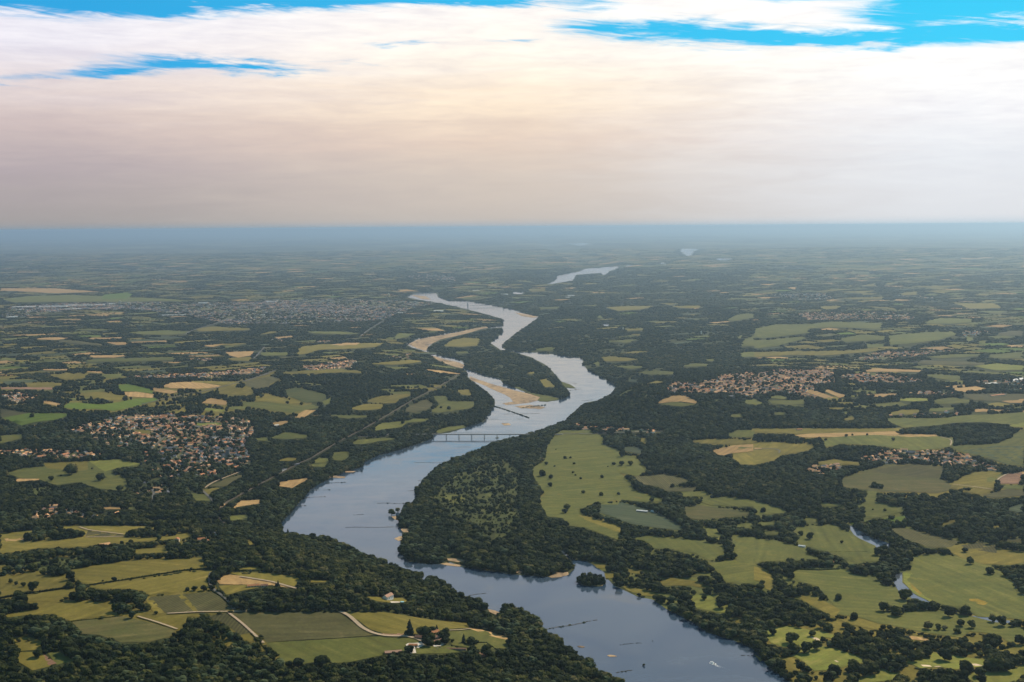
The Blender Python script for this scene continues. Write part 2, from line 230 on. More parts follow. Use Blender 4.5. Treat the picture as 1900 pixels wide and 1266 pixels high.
# ------------------------------------------------------------------ traced fields: tile, kind, points
FIELDS_TXT = '''
A O 0 155 500 95 960 100 1290 150 1380 165 1290 190 920 215 760 222 590 245 400 250 250 258 100 285 0 292
A T 30 190 170 180 182 210 50 217
A B 600 180 622 130 880 165 870 180
A O 930 270 1060 255 1200 260 1200 285 960 295
A D 100 400 240 360 400 325 640 320 690 345 640 370 470 410 400 430
A O 490 410 640 385 900 345 1420 325 1470 400 1300 415 880 480 620 515 560 490 520 440
A O 620 528 900 492 1300 430 1510 408 1460 470 1480 550 1300 575 1150 570 1060 590 1010 560 930 545 700 540
A O 0 460 200 445 450 465 480 490 440 540 280 560 200 575 60 600 0 610
A O 180 600 300 570 520 545 510 580 380 630 180 635
A O 20 730 400 660 620 625 700 660 850 715 500 770 440 750 380 720 200 730 60 745
A M 500 778 870 737 1240 830 1200 880 1050 920 850 920 700 870 570 860 530 800
A O 950 735 1100 740 1400 720 1440 740 1320 740 1320 800 1260 830 1100 775
A B 1070 600 1500 565 1600 620 1660 690 1400 710 1180 720 1010 600
A O 1010 600 1060 600 1160 715 1090 720
A O 1240 580 1290 575 1400 705 1370 710
A B 1440 740 1600 715 1780 850 1690 870 1640 830 1540 770
A O 120 990 300 990 360 1090 230 1120 130 1060
A O 80 885 200 880 310 920 320 970 140 985
A G 330 990 420 990 540 1050 400 1080
A P 300 1000 400 1070 340 1085
A T 1530 490 1590 440 1710 455 1900 505 1650 515 1550 512
A O 1540 522 1640 518 1900 520 1700 560 1600 590 1560 550
A O 1610 430 1900 430 1900 490 1700 455
A O 1640 410 1830 385 1840 410
A O 1690 880 1760 870 1800 920 1700 900
A O 1820 940 1880 1000 1900 1050 1840 980
B B -80 715 0 710 680 712 780 780 870 840 950 870 700 890 170 920 130 870 60 830 0 770
B G 170 925 700 895 960 880 1130 883 1220 893 1260 925 1160 935 1170 990 1080 975 1000 1010 760 1060 640 1070 600 1050 300 1090 250 1010
B O 700 708 1000 710 1370 770 1590 785 1600 820 1450 830 1180 870 1000 860 900 830 820 770
B P 1000 857 1150 857 1120 875 950 870
B G 1430 840 1600 825 1700 840 1900 900 1900 960 1650 970 1480 940 1440 900
B T 1600 825 1700 835 1890 890 1880 910 1760 880
B G 1170 990 1240 950 1400 940 1600 970 1550 990 1400 1000 1200 1005
B P 1660 1000 1700 985 1720 1020 1690 1030
B O 0 430 150 430 400 460 410 480 370 530 200 490 0 455
B O 480 480 620 485 600 500 480 500
B O 860 600 1130 610 1170 635 1080 645 950 632
B O 15 195 60 200 100 235 40 240
B O 0 390 120 385 130 410 0 415
B T 0 462 150 484 360 535 380 545 200 520 0 515
C O 560 30 700 20 850 60 960 110 950 150 870 160 700 80 600 90
C G 1010 190 1200 180 1450 200 1680 240 1680 280 1580 340 1480 290 1300 260 1200 260 1150 210
C G 1530 100 1650 130 1670 170 1560 175
C G 1740 170 1900 190 1900 370 1780 350 1760 260
C G 1570 360 1760 350 1900 390 1900 500 1700 490 1640 420
C O 960 520 1200 570 1190 600 1100 590 1000 555
C Y 1440 590 1600 600 1640 660 1720 660 1700 710 1600 700 1480 670
C O 1240 480 1320 470 1540 500 1540 540 1450 520 1250 520
C O 740 345 860 370 850 400 790 400
C O 840 430 920 430 900 470 850 470
C O 1000 400 1180 420 1100 440 1020 430
C G 1720 100 1900 75 1900 120 1790 110
C D 20 40 60 0 250 0 260 50 180 80 60 90
C O 1740 750 1830 760 1820 790 1750 780
D G 0 195 160 215 310 250 360 300 470 330 260 340 80 345 0 360
D G 280 120 560 105 700 180 840 240 850 290 880 340 640 340 600 300 450 260 310 230 300 170
D G 340 430 640 420 720 460 1000 560 1110 620 1050 680 1080 700 1330 700 1450 730 1540 740 1650 770 1800 790 1900 820 1900 870 1760 900 1680 850 1500 830 1440 870 1200 840 960 790 880 780 750 740 600 720 600 680 520 590 470 540 350 510 300 470
D G 1130 330 1300 315 1480 350 1620 390 1740 440 1850 560 1900 630 1900 740 1560 720 1500 670 1320 640 1250 610 1130 560 1060 500 1060 440 1130 400
D Y 1052 440 1110 440 1125 500 1150 540 1190 580 1250 610 1240 630 1120 570 1060 500
D Z 1090 490 1110 485 1140 540 1180 575 1170 590 1110 540
D Z 1470 600 1500 588 1540 602 1600 625 1650 640 1620 662 1590 655 1520 630
D O 1360 250 1500 230 1580 220 1700 250 1740 270 1900 290 1900 350 1800 370 1600 360 1480 330 1400 290
D B 1460 240 1580 220 1710 240 1700 290 1500 260
D B 960 120 1060 120 1400 200 1430 210 1380 245 1240 250 1100 200 1060 190
D O 1300 80 1420 55 1450 65 1330 100
D B 1700 190 1900 190 1900 220 1720 200
D Y 100 840 260 820 560 880 540 900 460 890 480 950 520 960 700 1010 780 1060 700 1060 560 1100 420 1110 350 1050 270 1010 320 990 320 940 220 960 130 930 90 880
D S 560 1050 600 1050 650 1075 620 1085
D S 390 885 440 890 480 915 440 910
D Y 900 1110 1000 1150 990 1180 850 1200 700 1200 860 1150
D Y 1080 1060 1240 1040 1250 1000 1300 1005 1420 1020 1620 1050 1620 1090 1460 1100 1420 1110 1300 1090 1180 1100
D S 1170 1080 1230 1082 1320 1092 1300 1096 1190 1092
D S 1500 1075 1560 1072 1615 1088 1560 1088
D Y 1500 1160 1620 1110 1830 1110 1900 1080 1900 1140 1830 1200 1560 1200
D O 0 395 100 420 140 500 140 560 80 540 60 500 0 480
D O 290 600 400 590 600 690 560 740
D O 590 760 760 760 900 800 860 830 700 800
D T 1060 870 1200 890 1250 915 1100 900
D G 0 80 160 60 170 85 40 100
D G 60 140 180 130 180 160 80 160
D G 340 55 460 45 460 85 380 80
D O 780 20 1000 0 820 40
D O 1660 100 1780 90 1700 120
D O 0 1010 60 1040 40 1060
E G 40 755 160 720 330 705 620 670 840 655 1000 690 950 720 820 720 780 740 900 800 910 850 870 880 700 865 560 820 400 840 280 800 140 790
E Y 625 670 830 655 990 690 820 720 740 745 700 720
E O 300 680 620 670 620 730 550 740 330 720
E D 210 860 360 850 370 890 300 940 220 930
E V 0 370 180 330 500 335 440 365 380 380 240 395 150 420 130 410 30 370
E G 0 490 170 475 160 510 0 545
E V 430 290 500 255 700 270 800 260 960 230 1100 225 1110 240 1010 270 880 300 800 315 690 300 560 305
E T 280 255 330 245 440 265 400 280
E V 820 135 900 125 1060 160 1090 195 950 180 860 175
E T 860 185 960 180 1090 200 1090 225 900 215
E O 540 190 700 180 880 210 850 245 760 240 640 215
E O 330 60 480 50 620 60 590 85 460 90
E T 300 20 480 20 470 30 310 30
E T 530 35 800 40 700 48
E G 700 60 880 50 860 80 760 85
E G 0 90 200 95 190 110 0 110
E O 160 115 440 115 440 135 200 140
E P 0 150 380 150 380 165 0 160
E O 1100 110 1200 100 1700 110 1640 140 1560 130 1240 100
E T 1140 140 1220 115 1380 110 1560 140 1520 150 1400 160 1200 155
E T 1070 150 1270 180 1200 195 1090 175
E O 1530 180 1640 150 1760 160 1800 190 1720 205 1560 195
E B 1730 110 1900 80 1900 150 1760 130
E T 1420 260 1480 225 1610 245 1590 275
E G 1700 250 1900 270 1900 300 1760 275
E G 1600 290 1740 280 1740 300 1640 310
E Y 1420 310 1460 295 1620 310 1560 325
E B 0 300 80 310 200 330 20 365 0 365
E O 950 450 1070 450 1060 480 970 475
E G 1320 890 1480 910 1480 950 1380 950
E B 1480 850 1600 790 1690 770 1770 775 1680 790 1590 850
E O 1430 870 1500 860 1590 855 1500 880 1470 910
E T 1640 1000 1690 950 1840 940 1830 970 1730 985
E G 1605 1060 1760 1040 1750 1080 1620 1090
E T 100 795 280 795 270 805 120 815
E T 670 1000 800 990 1000 1000 980 1010 700 1010
E G 1780 510 1900 500 1900 530 1820 525
E Y 1370 400 1570 400 1560 415 1400 420
F O 870 250 950 215 1200 185 1180 210 1110 230 1080 260 960 265
F O 740 300 870 265 1000 265 980 300 900 310 820 310
F B 1130 315 1200 270 1300 230 1350 270 1290 310 1200 325
F G 1340 210 1440 210 1460 250 1640 250 1640 280 1600 300 1380 330 1320 320 1390 270
F G 920 440 980 400 1100 390 1240 370 1330 370 1280 390 1160 400 1120 430 1000 445 940 455
F G 590 345 900 350 900 360 740 370 660 360
F G 765 545 800 520 960 510 1100 505 1100 515 960 530 850 550 780 550
F G 190 510 300 465 420 475 480 490 440 510 300 515
F T 370 350 440 310 520 310 450 350 400 360
F T 235 845 270 815 480 785 440 810 350 860 290 850
F G 620 610 740 600 770 620 740 650 700 665 630 660
F G 500 670 540 645 625 650 610 680 510 685
F G 470 695 600 685 600 710 480 710
F O 230 670 330 640 400 650 350 670
F T 0 950 130 940 120 970 0 985
F G 0 250 160 255 420 280 480 270 560 290 340 330 200 310 0 275
F O 80 215 180 195 300 230 430 260 340 270 100 245
F B 0 135 100 90 200 70 290 95 240 105 120 160
F D 300 170 380 150 600 200 560 250 450 260 320 210
F G 560 250 630 220 620 260 580 275
F O 340 40 640 20 800 30 900 50 700 45 500 50
F G 1350 460 1440 430 1560 415 1580 430 1450 460 1390 475
F O 1510 170 1600 165 1620 210 1540 200
F G 1380 910 1500 910 1580 920 1560 960 1600 980 1480 990 1420 950
F D 1740 1090 1760 1030 1900 1020 1900 1130 1800 1120
F T 200 400 300 385 330 395 240 425
G G 500 515 555 485 740 485 830 530 835 575 940 615 950 640 1050 655 1130 740 1060 780 940 760 1020 820 1040 860 1080 885 1260 940 1150 950 950 930 930 965 790 965 680 1010 700 1060 960 1150 930 1190 700 1110 600 1100 560 1050 450 1040 390 930 440 900 380 820 340 740 430 680 440 610 470 560
G O 390 930 440 900 700 895 1060 888 1250 940 1150 950 950 930 930 965 790 965 680 1010 560 1000 440 1000
G E 805 975 930 965 1060 990 1240 1050 1390 1130 1360 1150 1180 1130 1030 1110 900 1060 800 1030
G B 1050 780 1280 765 1460 810 1380 820 1290 860 1120 830
G B 1240 860 1520 850 1460 880 1280 885
G G 1370 895 1540 880 1600 895 1520 920 1400 920
G E 970 570 1060 565 1120 600 1090 620 990 600
G O 1080 500 1150 510 1140 550 1090 530
G G 1500 950 1700 925 1900 950 1900 990 1740 985 1600 980
G M 1400 1000 1500 985 1700 1010 1860 1030 1860 1050 1640 1070 1500 1080 1430 1060
G T 1600 595 1750 560 1890 550 1900 580 1900 600 1740 615 1680 630 1640 625
G G 1735 582 1890 555 1900 578 1780 590
G O 1740 640 1760 620 1900 605 1900 690 1800 690
G O 1440 530 1560 515 1740 515 1900 530 1900 545 1760 550 1560 545
G T 1240 240 1320 210 1400 205 1500 250 1490 265 1380 250 1200 265
G G 1220 268 1350 253 1500 272 1380 285
G G 1710 345 1810 335 1830 365 1740 360
G G 1070 45 1200 30 1330 35 1340 60 1160 60
G O 380 100 440 90 500 150 420 150
G O 290 50 350 40 340 60
G G 1820 240 1900 235 1900 270 1840 265
G G 1700 480 1780 450 1900 450 1900 500 1740 500
G G 540 110 600 130 640 155 560 150
G E 1000 95 1080 95 1070 110 1010 110
G G 1540 1130 1640 1150 1660 1190 1560 1200
G G 1800 1110 1900 1100 1900 1140 1820 1130
H O 0 440 560 440 1010 440 1010 458 300 478 200 470 0 470
H T 280 490 400 475 990 462 1030 480 1290 482 1300 495 1100 500 850 485 560 500 350 505
H G 500 540 560 505 850 490 1300 500 1390 510 1380 560 1280 580 1100 590 860 560 700 550 640 545 520 570
H O 0 545 150 540 420 565 360 600 200 620 140 660 0 690
H T 0 575 60 580 0 595
H G 1390 570 1600 545 1720 540 1900 450 1900 700 1800 690 1680 650 1530 620 1450 600
H E 1480 600 1700 570 1900 570 1900 690 1780 690 1600 630
H M 620 800 800 740 960 700 1200 710 1330 720 1300 800 1380 820 1360 870 1280 890 1100 880 900 880 800 870 640 850
H B 830 740 1100 690 1330 720 1280 790 1000 770
H B 940 850 1000 835 1200 840 1180 890 960 870
H O 1380 830 1500 770 1600 750 1750 750 1700 800 1690 840 1700 860 1560 855 1400 840
H G 1640 790 1750 755 1700 820 1640 820
H P 1730 800 1780 755 1890 750 1870 830 1720 830
H O 1400 845 1700 870 1600 910 1520 890 1380 860
H B 1620 910 1780 870 1900 880 1900 910 1680 930
H G 1720 840 1900 840 1900 870 1750 865
H G 800 890 880 880 860 960 1050 1000 1050 1020 880 1060 780 1070 770 1000
H G 0 955 180 1000 240 1030 120 1040 0 1050
H G 450 965 640 975 560 990 470 985
H E 1770 1010 1900 960 1900 1040 1800 1020
H G 940 370 1300 370 1500 350 1640 345 1900 330 1900 420 1780 410 1600 395 1400 400 1260 420 1100 430 1060 430 990 400
H Y 1790 420 1900 395 1900 430 1820 430
H O 920 340 1040 310 1180 305 1140 340 1000 345
H Y 970 240 1080 225 1250 230 1220 245 1120 250
H G 1250 240 1400 220 1520 240 1520 260 1300 270
H G 1230 300 1450 290 1340 320 1220 320
H B 1460 200 1700 195 1900 200 1900 235 1740 245 1560 240
H T 1740 248 1900 232 1900 260 1800 260
H T 1540 305 1640 300 1650 320 1560 325
H T 350 180 400 165 560 220 520 235 450 215
H T 480 170 520 165 650 210 600 225
H Y 660 210 750 205 700 220
H G 80 225 170 205 250 225 200 235
H G 100 245 350 240 350 270 240 275 120 265
H Y 1590 0 1900 0 1900 25 1700 30 1620 15
H T 760 40 830 15 960 20 1180 30 1170 42 1000 40 900 40
H G 780 65 870 45 860 65
H G 1180 60 1320 60 1460 70 1450 95 1380 100 1280 85
H G 1400 150 1560 160 1460 175 1420 165
H O 610 375 700 355 720 375 650 385
H G 120 325 230 325 220 345 150 345
H O 440 680 560 655 760 680 740 700 600 690 480 700
H G 0 235 60 260 0 280
I G 0 590 200 570 500 560 1200 590 1300 600 1000 610 500 610 100 615
I T 0 515 400 515 710 540 400 550 0 530
I V 720 560 900 545 940 560 900 590 720 590
I T 220 875 360 860 500 865 400 880
I B 390 890 500 880 740 910 720 920 500 900
I T 740 895 900 895 900 912 820 915
I O 580 860 760 850 700 865
I T 620 990 940 985 800 1005 660 1005
I G 610 1020 760 1010 1240 1000 1240 1020 1000 1030 620 1035
I T 1580 965 1790 960 1770 990 1680 1005 1620 990
I O 1600 1010 1780 1000 1760 1030 1640 1025
I T 1420 920 1600 905 1500 930
I O 1480 910 1780 900 1640 920
I T 1130 1035 1280 1035 1240 1045
I G 0 1005 120 1010 100 1025 0 1025
I G 900 825 1180 810 1330 820 1300 835 1180 845 1000 840
I O 1380 800 1500 785 1800 800 1740 810 1400 820
I G 440 800 640 800 860 810 700 815
I O 0 910 150 905 60 920
J O 380 970 400 930 560 910 800 905 1000 900 940 930 800 940 540 950 460 975 390 985
J T 620 915 720 900 830 900 800 915 700 920
J G 450 820 700 820 840 835 700 840 500 835
J G 1090 830 1220 835 1150 860 1070 875 1080 850
J G 970 865 1070 860 1060 878
J G 130 970 320 965 320 990 130 990
J T 0 960 80 960 60 990 0 1000
J O 890 1050 1000 1035 1180 1020 1290 1030 1200 1045 1060 1055
J O 1410 925 1480 880 1560 865 1680 870 1660 920 1540 930
J G 1500 965 1590 960 1590 975 1510 978
J G 1260 830 1400 805 1460 800 1340 825
J O 120 840 200 820 270 820 160 840
K O 850 650 1000 640 1200 640 1100 665 940 675
K O 1230 622 1390 620 1300 632
K O 1310 640 1540 635 1500 655 1380 655
K O 980 800 1120 797 1120 812 1000 815
K O 1000 840 1120 835 1080 850
K G 750 890 900 885 1080 875 1000 900 900 893
K O 820 1000 900 995 1090 1015 1000 1030 840 1030
K G 880 1060 1150 1065 1040 1085 1000 1080
K G 1390 1060 1500 1045 1600 1050 1560 1065 1420 1070
K G 1520 1015 1640 1015 1600 1030
K G 340 945 440 930 510 935 460 955 380 955
K G 760 1045 800 1030 825 1050 800 1065
K G 780 720 820 700 840 730
K G 1700 740 1780 700 1860 690 1900 700 1900 720 1760 745
K G 1810 900 1830 870 1900 850 1900 925 1800 925
K G 1800 970 1900 960 1900 1000 1810 1000
K G 1770 860 1820 845 1800 870
K G 370 650 520 645 520 660 390 665
K O 300 520 430 515 430 535 320 540
L G 0 800 150 770 380 770 540 750 900 760 910 770 880 800 800 800 560 790 380 800 390 830 300 840 140 860 60 870 0 860
L G 0 880 90 880 350 855 360 870 160 920 100 930 0 940
L O 0 965 300 960 900 950 800 965 500 990 300 985 0 1000
L G 940 850 1200 825 1400 820 1430 840 1300 880 1100 905 950 915
L G 600 870 760 840 930 855 900 880 640 895
L G 780 910 920 905 900 930 800 935
L G 1190 755 1300 725 1540 730 1530 755 1380 765 1240 765
L B 1700 835 1800 815 1900 815 1900 845 1760 850
L B 1140 1045 1200 1025 1640 1040 1620 1055 1300 1055
L G 1200 1000 1400 980 1600 980 1560 995 1300 1010
L G 1620 990 1900 960 1900 1010 1700 1010
L Y 1540 1065 1700 1045 1900 1060 1900 1090 1700 1095
L G 1490 850 1560 870 1500 895
L G 1560 890 1640 880 1620 910
L O 590 540 870 530 760 550
L O 730 500 850 480 860 500
L O 900 480 1040 470 950 490
L O 1070 500 1480 495 1300 515
L O 1250 540 1400 530 1340 550
L O 1020 550 1150 535 1150 560 1050 565
L O 960 450 1480 410 1200 440
L O 450 645 620 635 580 660 500 665
L O 770 640 960 650 1010 665 860 655
L O 1400 620 1700 620 1740 655 1520 660
L G 1560 675 1800 675 1700 695
L O 570 585 920 575 900 590 700 592
L T 30 485 160 482 100 495
L T 210 510 300 508 290 522
L G 620 400 820 400 800 410
'''
FIELDS = []
for ln in FIELDS_TXT.strip().splitlines():
    s_ = ln.split(); f_ = T(s_[0], pairs(' '.join(s_[2:])))
    if s_[0] in 'CDGH' and s_[1] in 'OGBMEY' and abs(sum(a[0] * b[1] - b[0] * a[1] for a, b in zip(f_, f_[1:] + f_[:1]))) > 1300:
        c_ = np.mean(f_, 0); f_ = [(c_[0] + (q[0] - c_[0]) * 1.05, c_[1] + (q[1] - c_[1]) * 1.10) for q in f_]
    FIELDS.append((s_[1], f_))
WOODS = [T(a, pairs(b)) for a, b in [
    ('A', '175 215 180 155 300 125 450 115 590 130 600 180 400 200'), ('A', '880 180 900 130 1000 115 1240 140 1245 170 1100 185'),
    ('E', '450 740 460 710 510 700 555 740 520 760'), ('E', '650 790 720 755 770 800'), ('E', '820 715 950 700 960 740 830 750'), ('E', '590 215 700 220 820 245 780 250 620 225'), ('H', '795 850 840 820 940 830 900 865'), ('H', '1440 870 1480 845 1540 860 1520 880'),
    ('D', '870 670 900 640 1050 680 1040 730 940 710'), ('H', '1420 545 1520 530 1720 470 1830 500 1700 545 1560 555'),
    ('G', '660 1010 800 950 800 1030 980 1100 900 1110 700 1050'), ('G', '790 960 930 945 935 966 800 968')]]
PARK = [pairs('1400 1150 1620 1130 1960 1150 1960 1330 1500 1330 1470 1262 1430 1232 1404 1202'), pairs('1062 960 1010 930 1000 900 1120 895 1500 880 1700 930 1960 980 1960 1150 1620 1130 1400 1150 1404 1200 1360 1186 1280 1150 1180 1105 1130 1075 1080 1030'),
        pairs('1000 815 1240 805 1300 880 1120 895 1005 890'), pairs('1240 800 1960 790 1960 930 1700 930 1560 900 1420 870 1300 850'), pairs('0 960 330 980 420 1120 560 1250 500 1220 60 1140 0 1140'), pairs('0 690 600 690 560 800 300 760 0 780')]
SCRUB = [pairs('800 925 830 895 870 870 940 850 968 880 962 950 945 1010 900 1012 880 978 830 962')] + [T(a, pairs(b)) for a, b in [('F', '1620 800 1800 740 1840 830 1800 950 1720 1010 1640 1150 1600 1000 1560 900'), ('G', '0 800 120 740 130 900 60 960 0 980'), ('F', '1480 760 1640 730 1620 800 1500 830'),
    ('A', '1000 60 1300 60 1280 100 1000 90'), ('F', '1640 1010 1720 1010 1800 960 1760 1100 1640 1100')]]
TOWNS = [(n, d, T(a, pairs(b))) for n, d, a, b in [
    ('hillside village', 2, 'E', '430 470 640 400 860 350 1240 345 1260 400 1080 410 900 440 880 470 600 500'), ('hillside village', 2, 'E', '1260 370 1400 350 1760 380 1740 430 1650 420 1400 400'),
    ('hillside village', 2, 'E', '1090 580 1200 560 1400 520 1500 460 1600 500 1750 480 1750 620 1800 690 1700 740 1500 690 1300 740 1150 680 1100 620'), ('hillside village', 2, 'E', '1040 500 1400 430 1500 480 1400 560 1100 590'),
    ('hillside village', 2, 'E', '880 430 1100 395 1400 400 1800 425 1790 520 1500 470 1100 600 960 560'), ('hillside village', 1, 'E', '1000 600 1150 680 1300 740 1500 700 1560 790 1280 800 1150 790 1000 720'), ('hillside village', 1, 'E', '640 480 900 440 960 560 880 600 640 560'), ('lane below hillside village', 2, 'E', '0 600 250 590 560 600 780 640 560 665 200 670 0 640'), ('left edge hamlet', 2, 'E', '190 1100 260 1030 400 980 430 1000 380 1080 240 1125'), ('left edge hamlet', 1, 'E', '440 1010 640 1040 860 1040 840 1075 560 1100 440 1050'),
    ('hillside village', 1, 'E', '1040 800 1200 760 1280 800 1200 880 1230 920 1050 940 930 920 930 880'), ('far left hamlet', 2, 'E', '0 210 120 190 280 220 200 260 60 260'), ('upper left roadside houses', 2, 'E', '900 80 1200 60 1500 50 1900 10 1840 60 1500 80 1100 95'),
    ('hamlet above near fields', 1, 'A', '1200 190 1550 160 1540 230 1400 250 1200 245'), ('hamlet above near fields', 1, 'A', '630 240 940 222 930 245 640 255'),
    ('distant riverside town', 2, 'J', '0 620 200 600 700 590 1100 600 1350 620 1100 690 1000 740 700 760 300 770 0 750'), ('distant riverside town', 2, 'I', '80 640 500 620 900 610 1400 620 1900 610 1900 770 1600 770 1300 700 900 660 500 670 150 720 0 720'),
    ('houses on the left hill', 2, 'J', '400 1070 800 1020 780 1080 500 1100'), ('houses on the left hill', 2, 'J', '1000 1000 1190 980 1180 1010 1050 1025'), ('houses on the left hill', 2, 'J', '180 880 280 870 280 900'), ('houses on the left hill', 2, 'J', '500 890 640 885 600 905'),
    ('far town', 1, 'J', '1150 430 1300 400 1500 420 1520 470 1250 465'), ('far town', 1, 'I', '900 385 1100 370 1430 385 1200 400'), ('far town', 1, 'L', '0 350 400 370 200 388 0 380'), ('far town', 1, 'L', '80 560 500 550 560 590 300 600'), ('far town', 1, 'L', '900 560 1340 580 1200 590'),
    ('right plateau village', 3, 'G', '1260 150 1350 120 1500 130 1700 60 1900 50 1900 230 1700 200 1500 200 1300 190'), ('right plateau village', 3, 'H', '0 60 150 30 380 30 560 40 580 120 420 140 440 240 330 220 200 190 0 210'), ('right plateau village', 2, 'H', '580 80 760 50 1150 90 1220 120 1050 130 700 120'),
    ('town on the right hill', 2, 'L', '300 690 700 680 1130 700 1120 740 700 740 380 745'), ('hamlet behind plateau village', 2, 'L', '640 1010 900 970 1200 960 1500 950 1100 1000 760 1030'),
    ('village on the right hill', 3, 'H', '720 650 960 600 1300 600 1520 630 1600 690 1780 730 1700 745 1500 720 1320 700 1150 680 860 700'), ('small right hamlet', 2, 'H', '340 760 380 710 560 690 720 710 480 790'), ('farms beyond right fields', 2, 'H', '1080 200 1200 185 1420 190 1400 210 1200 220'),
    ('farms beyond right fields', 1, 'H', '930 350 1150 340 1440 325 1460 345 1080 365'), ('farms beyond right fields', 1, 'H', '1360 480 1440 465 1430 490'), ('right edge hamlet', 1, 'H', '1540 110 1900 90 1900 180 1860 140 1600 140'),
    ('row below the headland', 2, 'G', '580 418 700 415 900 440 1260 455 1255 475 900 468 760 455 600 440'), ('farms by the lake fields', 1, 'L', '1440 820 1600 800 1680 830 1480 860'), ('houses by the rail track', 1, 'F', '0 380 60 370 80 430 0 440'), ('houses by the rail track', 2, 'F', '0 660 90 670 60 720 0 720'), ('small far left hamlet', 2, 'I', '1310 1020 1500 1010 1480 1030')]]
ROADS = [(w_, k, T(a, pairs(b))) for w_, k, a, b in [
    (6, 't', 'A', '1180 722 1400 710 1740 706'), (6, 't', 'A', '1612 715 1720 800 1810 885 1860 930'), (9, 't', 'B', '680 704 740 725 790 770 840 820 920 860 1010 880 1130 882 1180 885 1240 900 1278 926'),
    (7, 'a', 'A', '1490 430 1475 470 1490 540 1560 592 1620 645 1650 690'), (6, 't', 'A', '560 110 620 132 870 162'), (5, 't', 'A', '600 183 870 178'), (5, 't', 'A', '970 742 1100 780 1250 832'), (7, 't', 'B', '-20 460 200 495 380 545'),
    (5, 't', 'B', '1450 842 1560 838 1610 828'),
    (8, 'r', 'P', '416 972 403 959 405 946 418 935 447 919 500 890 555 861 574 853 624 823 674 797 713 775 766 743 813 719 850 698 845 693'),
    (10, 'a', 'E', '1000 270 1230 217 1420 182 1560 147 1700 112 1900 52'), (10, 'a', 'J', '20 1172 150 1125 240 1090'), (12, 'a', 'J', '80 1010 155 930'), (12, 'a', 'J', '820 860 900 800 1000 740'), (14, 'a', 'I', '1310 840 1330 820 1500 770 1660 710'),
    (7, 't', 'E', '1425 872 1500 822 1600 782 1700 745'), (8, 'a', 'E', '1430 880 1470 920 1510 962'), (7, 'a', 'E', '1060 592 1100 552 1160 502'), (9, 'a', 'E', '1060 950 1090 905 1075 870'),
    (10, 'a', 'G', '540 478 740 480 900 472 1260 462'), (6, 't', 'H', '1700 862 1700 805 1790 757'), (5, 't', 'H', '1380 562 1400 522 1310 502'), (6, 't', 'H', '1400 836 1560 855 1700 876'), (7, 'a', 'H', '0 590 140 582 190 600 170 615'),
    (6, 'a', 'F', '0 510 50 470 40 430'), (8, 'a', 'L', '1110 1040 1200 1025 1500 1018'), (8, 'a', 'G', '-20 474 -60 474 -250 474'), (8, 'a', 'F', '1035 480 1000 500 800 500')]]

# ------------------------------------------------------------------ label raster in the plane of the traced points
LX0, LX1, LY0, LY1 = -300, 2200, 380, 1500
LAB = np.zeros((LY1 - LY0, LX1 - LX0), np.uint8); TWN = np.full(LAB.shape, -1, np.int16)
def paint(poly, code, arr=None, thick=0):
    arr = LAB if arr is None else arr
    P = np.array(poly); x0, y0 = np.floor(P.min(0)).astype(int) - 1; x1, y1 = np.ceil(P.max(0)).astype(int) + 1
    x0, x1 = max(x0, LX0), min(x1, LX1 - 1); y0, y1 = max(y0, LY0), min(y1, LY1 - 1)
    if x1 <= x0 or y1 <= y0: return
    xx, yy = np.meshgrid(np.arange(x0, x1 + 1), np.arange(y0, y1 + 1))
    m_ = inpoly(np.stack([xx.ravel() + .01, yy.ravel() + .01], 1), [tuple(q) for q in poly]).reshape(xx.shape)
    arr[y0 - LY0:y1 - LY0 + 1, x0 - LX0:x1 - LX0 + 1][m_] = code
FLD, WAT, SND, TW, SCR, RD = 1, 2, 3, 4, 5, 6
for i, (n, d, p) in enumerate(TOWNS): paint(p, TW); paint(p, i, TWN)
for k, p in FIELDS: paint(p, SCR if k == 'D' else FLD)
for p in SCRUB: paint(p, SCR)
for p in WOODS: paint(p, 0)
paint(RIVER, WAT); paint(ISLAND, 0); paint(ISLET, 0)
for p in PONDS + STREAMS: paint(p, WAT)
for p in SAND: paint(p, SND)
paint(SPIT, SND)
for k, p in FIELDS:                       # clearings on the islands
    c_ = np.mean(np.array(p), 0)
    if inpoly(np.array([c_]), ISLAND)[0] or inpoly(np.array([c_]), SPIT)[0]: paint(p, FLD)
for w_, k, p in ROADS:
    for a, b in zip(p, p[1:]):
        n_ = int(max(abs(b[0] - a[0]), abs(b[1] - a[1]))) + 1
        for q in range(n_ + 1):
            x_ = a[0] + (b[0] - a[0]) * q / n_; y_ = a[1] + (b[1] - a[1]) * q / n_; hw = max(1, 0.5 * w_ * (y_ - EYE) / 900)
            paint([(x_ - hw, y_ - 1), (x_ + hw, y_ - 1), (x_ + hw, y_ + 1.2), (x_ - hw, y_ + 1.2)], RD)
def look(P, arr=None):
    arr = LAB if arr is None else arr
    q = project(P); xi = np.clip(np.round(q[:, 0]).astype(int) - LX0, 0, LX1 - LX0 - 1); yi = np.clip(np.round(q[:, 1]).astype(int) - LY0, 0, LY1 - LY0 - 1)
    return arr[yi, xi]
